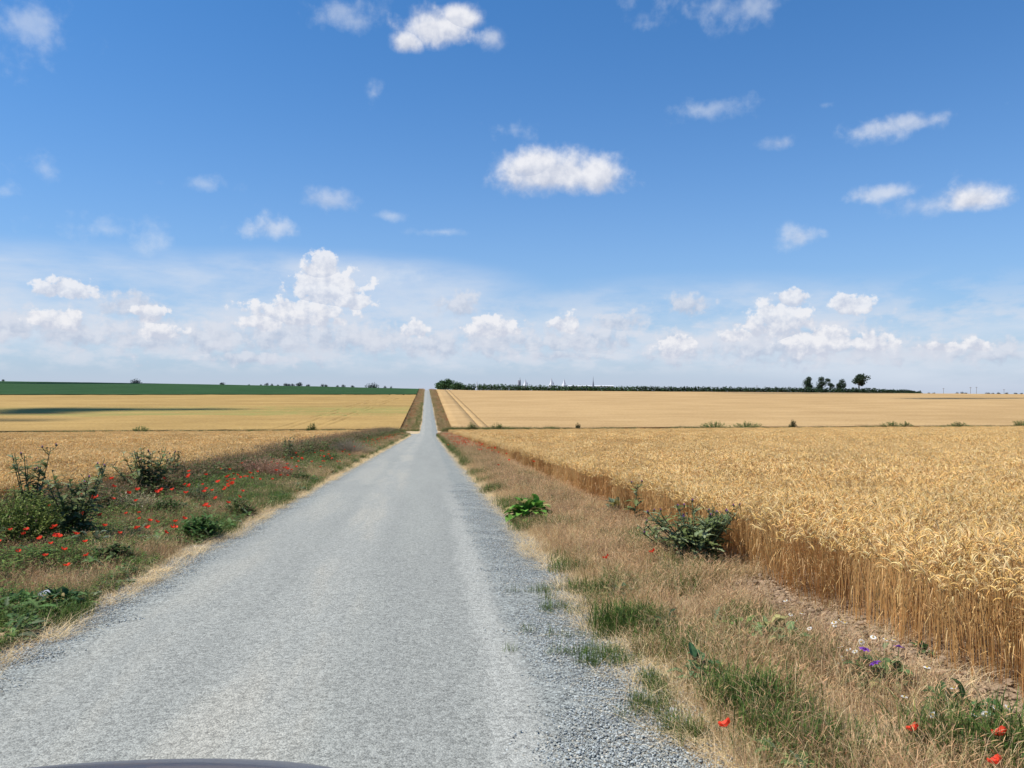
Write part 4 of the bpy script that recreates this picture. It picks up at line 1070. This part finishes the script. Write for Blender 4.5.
# ------------------------------------------------------------------ clouds that shade the far fields (overhead, outside the picture)
SUN_AZ = Vector((-1, -.12, 0)).normalized(); SUN_EL = R(61)
sund = Vector((SUN_AZ.x * math.cos(SUN_EL), SUN_AZ.y * math.cos(SUN_EL), math.sin(SUN_EL)))
mcl, nt, bs, out = newmat('cloud_white'); bs.inputs['Base Color'].default_value = (.9, .9, .9, 1); bs.inputs['Roughness'].default_value = 1
def cloud(x, y, lx, ly, alt, label, seed):
    rg = random.Random(seed); mb = MB(); gz = ground(x, y)
    k = (alt - gz) / sund.z; c = Vector((x, y, gz)) + sund * k
    for i in range(14):
        a = rg.random() * 6.283; r = rg.random() ** .5
        rr = rg.uniform(.14, .26)
        mb.rock((math.cos(a) * r * .6, math.sin(a) * r * .6, rg.uniform(0, .5)), rr * 1.6, (1, 1, 1), rg, .8)
    o = mb.obj('cloud', mcl, None, True); o.location = c; o.scale = (lx, ly, min(lx, ly) * .7)
    s = o.modifiers.new('s', 'SUBSURF'); s.levels = s.render_levels = 2
    tag(o, label, 'cloud')
for (px, py, lx, ly, alt, lab, sd) in ((10, 413.5, 44, 27, 1400, 'flat white cloud overhead shading the left far wheat', 1), (120, 412, 52, 9, 1250, 'long streak of white cloud overhead shading the left far wheat', 5), (-15, 423, 26, 7, 1350, 'small white cloud overhead shading the lower left far wheat', 6),
        (860, 394.6, 105, 13, 1500, 'white cloud overhead shading the far wheat below the right trees', 3), (985, 400, 60, 9, 1450, 'white cloud overhead shading a streak of wheat at the far right', 7), (60, 384, 160, 70, 1900, 'broad white cloud overhead shading the far end of the green crop', 4)):
    p = on_ground(px, py); cloud(p.x, p.y, lx, ly, alt, lab, sd)

# ------------------------------------------------------------------ sky
w = bpy.data.worlds.new('World'); sc.world = w; w.use_nodes = True; nt = w.node_tree
bg = nt.nodes['Background']
sky = N(nt, 'ShaderNodeTexSky', sky_type='NISHITA'); sky.sun_disc = False
sky.sun_elevation = SUN_EL; sky.sun_rotation = math.atan2(sund.x, sund.y)
sky.altitude = 50; sky.air_density = 1.0; sky.dust_density = .6; sky.ozone_density = 2.5
STR = .10
dirn = N(nt, 'ShaderNodeTexCoord').outputs['Generated']
sep = N(nt, 'ShaderNodeSeparateXYZ'); setin(nt, sep.inputs[0], dirn)
az = M(nt, 'ARCTAN2', sep.outputs[0], sep.outputs[1]); el = M(nt, 'ARCSINE', sep.outputs[2])
cmb = N(nt, 'ShaderNodeCombineXYZ'); setin(nt, cmb.inputs[0], az); setin(nt, cmb.inputs[1], el); vec = cmb.outputs[0]
n_big = tex_noise(nt, vec, 9, 3, .5); n_det = tex_noise(nt, vec, 26, 8, .55); n_fine = tex_noise(nt, vec, 95, 5, .6)
off = N(nt, 'ShaderNodeVectorMath', operation='ADD'); setin(nt, off.inputs[0], vec); off.inputs[1].default_value = (-.006, .010, 0)
n_det2 = tex_noise(nt, off.outputs[0], 26, 8, .55)
bump = M(nt, 'ADD', M(nt, 'ADD', M(nt, 'MULTIPLY', M(nt, 'SUBTRACT', n_det, .5), 2.6), M(nt, 'MULTIPLY', M(nt, 'SUBTRACT', n_fine, .5), .45)), M(nt, 'MULTIPLY', M(nt, 'SUBTRACT', n_big, .5), 1.0))
def cl(px, py, rx, ru, rd):
    d = Vector(ray(px, py)); a0 = math.atan2(d.x, d.y); e0 = math.asin(d.z / d.length)
    k = 1 / (d.length * F)
    dx = M(nt, 'MULTIPLY', M(nt, 'SUBTRACT', az, a0), 1 / (rx * k * 1.03))
    dy = M(nt, 'SUBTRACT', el, e0)
    up = M(nt, 'MULTIPLY', M(nt, 'MAXIMUM', dy, 0), 1 / (ru * k)); dn = M(nt, 'MULTIPLY', M(nt, 'MINIMUM', dy, 0), 1 / (rd * k))
    y = M(nt, 'ADD', up, dn)
    r = M(nt, 'SQRT', M(nt, 'ADD', M(nt, 'MULTIPLY', dx, dx), M(nt, 'MULTIPLY', y, y)))
    return M(nt, 'SUBTRACT', 1, r), y
n_sm = tex_noise(nt, vec, 62, 8, .58); n_sm2 = tex_noise(nt, off.outputs[0], 62, 8, .58)
bump_s = M(nt, 'ADD', M(nt, 'MULTIPLY', M(nt, 'SUBTRACT', n_sm, .5), 3.0), M(nt, 'MULTIPLY', M(nt, 'SUBTRACT', n_det, .5), 1.2))
def layer(lst, amp, soft, t0=0, bump=bump):
    f = None; h = None
    for c in lst:
        a, y = cl(*c)
        # keep the height of whichever cloud is strongest here
        if f is None: f, h = a, y
        else:
            g = M(nt, 'GREATER_THAN', a, f); n = N(nt, 'ShaderNodeMix', data_type='FLOAT'); setin(nt, n.inputs[0], g); setin(nt, n.inputs[2], h); setin(nt, n.inputs[3], y)
            h = n.outputs[0]; f = M(nt, 'MAXIMUM', a, f)
    fld = M(nt, 'ADD', f, M(nt, 'MULTIPLY', bump, amp))
    return fld, sstep(nt, fld, t0, t0 + soft), h
relief = M(nt, 'MULTIPLY', M(nt, 'SUBTRACT', n_det, n_det2), 4.8)
relief_s = M(nt, 'MULTIPLY', M(nt, 'SUBTRACT', n_sm, n_sm2), 3.2)
def shade(col0, h, fld, bright, dark, lo=-.9, hi=.5, relief=relief):
    f = M(nt, 'ADD', M(nt, 'MULTIPLY', sstep(nt, h, lo, hi), .8), relief, clamp=True)
    return mixc(nt, f, dark, bright)
S = 1 / STR / 1.41
# clear sky, deepened as in the photograph, with the pale moist air low down
base = mixc(nt, 1.0, sky.outputs[0], (.26, .70, 1.05), 'MULTIPLY')
hz = M(nt, 'POWER', 2.718, M(nt, 'MULTIPLY', M(nt, 'MAXIMUM', el, 0), -6.6))
col = mixc(nt, M(nt, 'MULTIPLY', hz, .86), base, tuple(v * S for v in (.58, .625, .76)))
# thin veil of high cloud above the horizon
vv = mapping(nt, vec, (1, 4.2, 1)); nv = tex_noise(nt, vv, 3.2, 7, .55, dist=.4); nv2 = tex_noise(nt, vv, 9, 6, .6)
vf, vm, vh = layer([(120, 300, 420, 62, 70), (330, 290, 240, 45, 70), (690, 330, 260, 62, 60), (880, 350, 300, 40, 40), (450, 340, 300, 40, 40), (1000, 352, 280, 52, 50)], 0, .55)
veil = M(nt, 'MULTIPLY', vm, sstep(nt, M(nt, 'ADD', M(nt, 'MULTIPLY', nv, .7), M(nt, 'MULTIPLY', nv2, .3)), .30, .62))
col = mixc(nt, M(nt, 'MULTIPLY', veil, .75), col, tuple(v * S for v in (.70, .76, .86)))
# faint wisps
wf, wm, wh = layer([(270, 225, 34, 16, 16), (372, 95, 16, 14, 12), (515, 130, 26, 14, 14), (655, 10, 44, 26, 22), (745, 8, 48, 22, 24), (345, 10, 46, 22, 20), (485, 40, 22, 14, 14), (45, 168, 24, 16, 16), (8, 192, 18, 10, 10), (208, 185, 30, 9, 9), (20, 20, 60, 26, 40), (388, 216, 26, 8, 8), (800, 236, 24, 18, 14), (700, 110, 60, 12, 12), (400, 278, 30, 14, 14), (440, 232, 40, 5, 5), (885, 193, 36, 14, 12), (905, 125, 52, 14, 14), (100, 230, 60, 20, 20), (825, 105, 14, 6, 6)], 1.5, 1.7)
col = mixc(nt, M(nt, 'MULTIPLY', wm, .42), col, tuple(v * S for v in (.78, .83, .90)))
# far cumulus bank, greyer and lower in contrast
bf, bm, bh = layer([(65, 330, 40, 26, 20), (20, 325, 40, 20, 16), (150, 335, 55, 22, 22), (210, 340, 50, 22, 18), (130, 305, 34, 14, 12), (300, 335, 90, 30, 26), (380, 340, 60, 16, 16), (440, 345, 50, 18, 14), (458, 305, 24, 14, 12), (500, 340, 50, 22, 20), (580, 340, 60, 16, 18), (620, 322, 30, 10, 10), (675, 350, 40, 20, 16), (690, 305, 30, 10, 10), (790, 345, 90, 32, 22), (870, 350, 40, 24, 16), (940, 350, 44, 14, 12), (985, 352, 40, 14, 12), (250, 358, 60, 8, 7), (560, 356, 50, 7, 6)], 1.0, .8, -.15, bump_s)
col = mixc(nt, M(nt, 'MULTIPLY', bm, .8), col, shade(col, bh, bf, tuple(v * S for v in (.70, .735, .82)), tuple(v * S for v in (.50, .56, .69)), -.9, .5, relief_s))
# broken low deck filling the gaps of the bank
nd = tex_noise(nt, mapping(nt, vec, (1, 2.4, 1)), 17, 8, .58)
deck = M(nt, 'MULTIPLY', M(nt, 'MULTIPLY', sstep(nt, el, .012, .035), sstep(nt, el, .145, .06)), sstep(nt, nd, .42, .62))
col = mixc(nt, M(nt, 'MULTIPLY', deck, .6), col, tuple(v * S for v in (.72, .75, .83)))
# bright cumulus heads of the bank
hf, hm_, hh_ = layer([(66, 291, 34, 14, 9), (58, 320, 30, 13, 11), (150, 312, 18, 8, 10), (298, 314, 58, 17, 14), (330, 290, 40, 24, 20), (322, 268, 20, 20, 18), (350, 300, 26, 12, 10), (262, 322, 28, 10, 8), (415, 330, 16, 12, 9), (495, 328, 30, 15, 11), (566, 324, 18, 11, 9), (676, 348, 22, 12, 10), (778, 318, 36, 22, 22), (792, 298, 18, 10, 14), (850, 304, 22, 11, 14), (820, 344, 38, 16, 14), (872, 344, 24, 12, 10), (735, 336, 16, 8, 6), (978, 346, 16, 8, 6), (940, 347, 22, 6, 5), (160, 332, 26, 8, 8)], .72, .30, -.02, bump_s)
col = mixc(nt, M(nt, 'MULTIPLY', hm_, .82), col, shade(col, hh_, hf, tuple(v * S for v in (.90, .895, .92)), tuple(v * S for v in (.60, .64, .75)), -1.0, .45, relief_s))
# small thin cumulus
sf, sm, sh = layer([(778, 143, 26, 9, 8), (945, 204, 50, 13, 11), (328, 202, 28, 14, 11), (803, 236, 18, 12, 11), (490, 42, 24, 14, 12), (885, 193, 34, 13, 10), (270, 228, 30, 14, 12), (906, 124, 46, 12, 10)], .95, 1.2, -.15)
col = mixc(nt, M(nt, 'MULTIPLY', sm, .46), col, shade(col, sh, sf, tuple(v * S for v in (.80, .82, .88)), tuple(v * S for v in (.62, .67, .78)), -1.1, .4))
# free standing clouds
ff, fm, fh = layer([(556, 176, 76, 30, 20), (536, 168, 46, 22, 24), (594, 176, 42, 26, 20), (436, 30, 46, 26, 18), (408, 42, 20, 14, 12), (460, 18, 30, 16, 14), (975, 200, 36, 20, 13)], .60, .8, -.10, M(nt, 'ADD', M(nt, 'MULTIPLY', bump, .75), M(nt, 'MULTIPLY', bump_s, .22)))
col = mixc(nt, M(nt, 'MULTIPLY', fm, .93), col, shade(col, fh, ff, tuple(v * S for v in (.90, .90, .93)), tuple(v * S for v in (.58, .62, .73)), -1.0, .5, M(nt, 'ADD', M(nt, 'MULTIPLY', relief, .6), M(nt, 'MULTIPLY', relief_s, .3))))
setin(nt, bg.inputs[0], col); bg.inputs[1].default_value = STR
w.cycles.sampling_method = 'MANUAL'; w.cycles.sample_map_resolution = 512

sl = bpy.data.lights.new('sun', 'SUN'); sl.energy = 4.4; sl.angle = R(.5); sl.color = (1, .95, .87)
so = bpy.data.objects.new('sun', sl); C.objects.link(so); so.rotation_euler = sund.to_track_quat('Z', 'Y').to_euler()
# ------------------------------------------------------------------ camera
cam = bpy.data.cameras.new('camera'); co = bpy.data.objects.new('camera', cam); C.objects.link(co)
cam.sensor_width = 36; cam.lens = F / 1024 * 36; cam.clip_end = 20000; cam.clip_start = .05
cam.shift_y = (HOR - 384) / 1024
co.location = (0, 0, EYE); co.rotation_euler = (R(90), 0, R(-YAW))
sc.camera = co
sc.render.engine = 'CYCLES'
cy_ = sc.cycles; cy_.max_bounces = 6; cy_.diffuse_bounces = 3; cy_.glossy_bounces = 2; cy_.transmission_bounces = 3; cy_.transparent_max_bounces = 8
sc.view_settings.view_transform = 'Standard'; sc.view_settings.look = 'None'; sc.view_settings.exposure = .5; sc.view_settings.gamma = 1
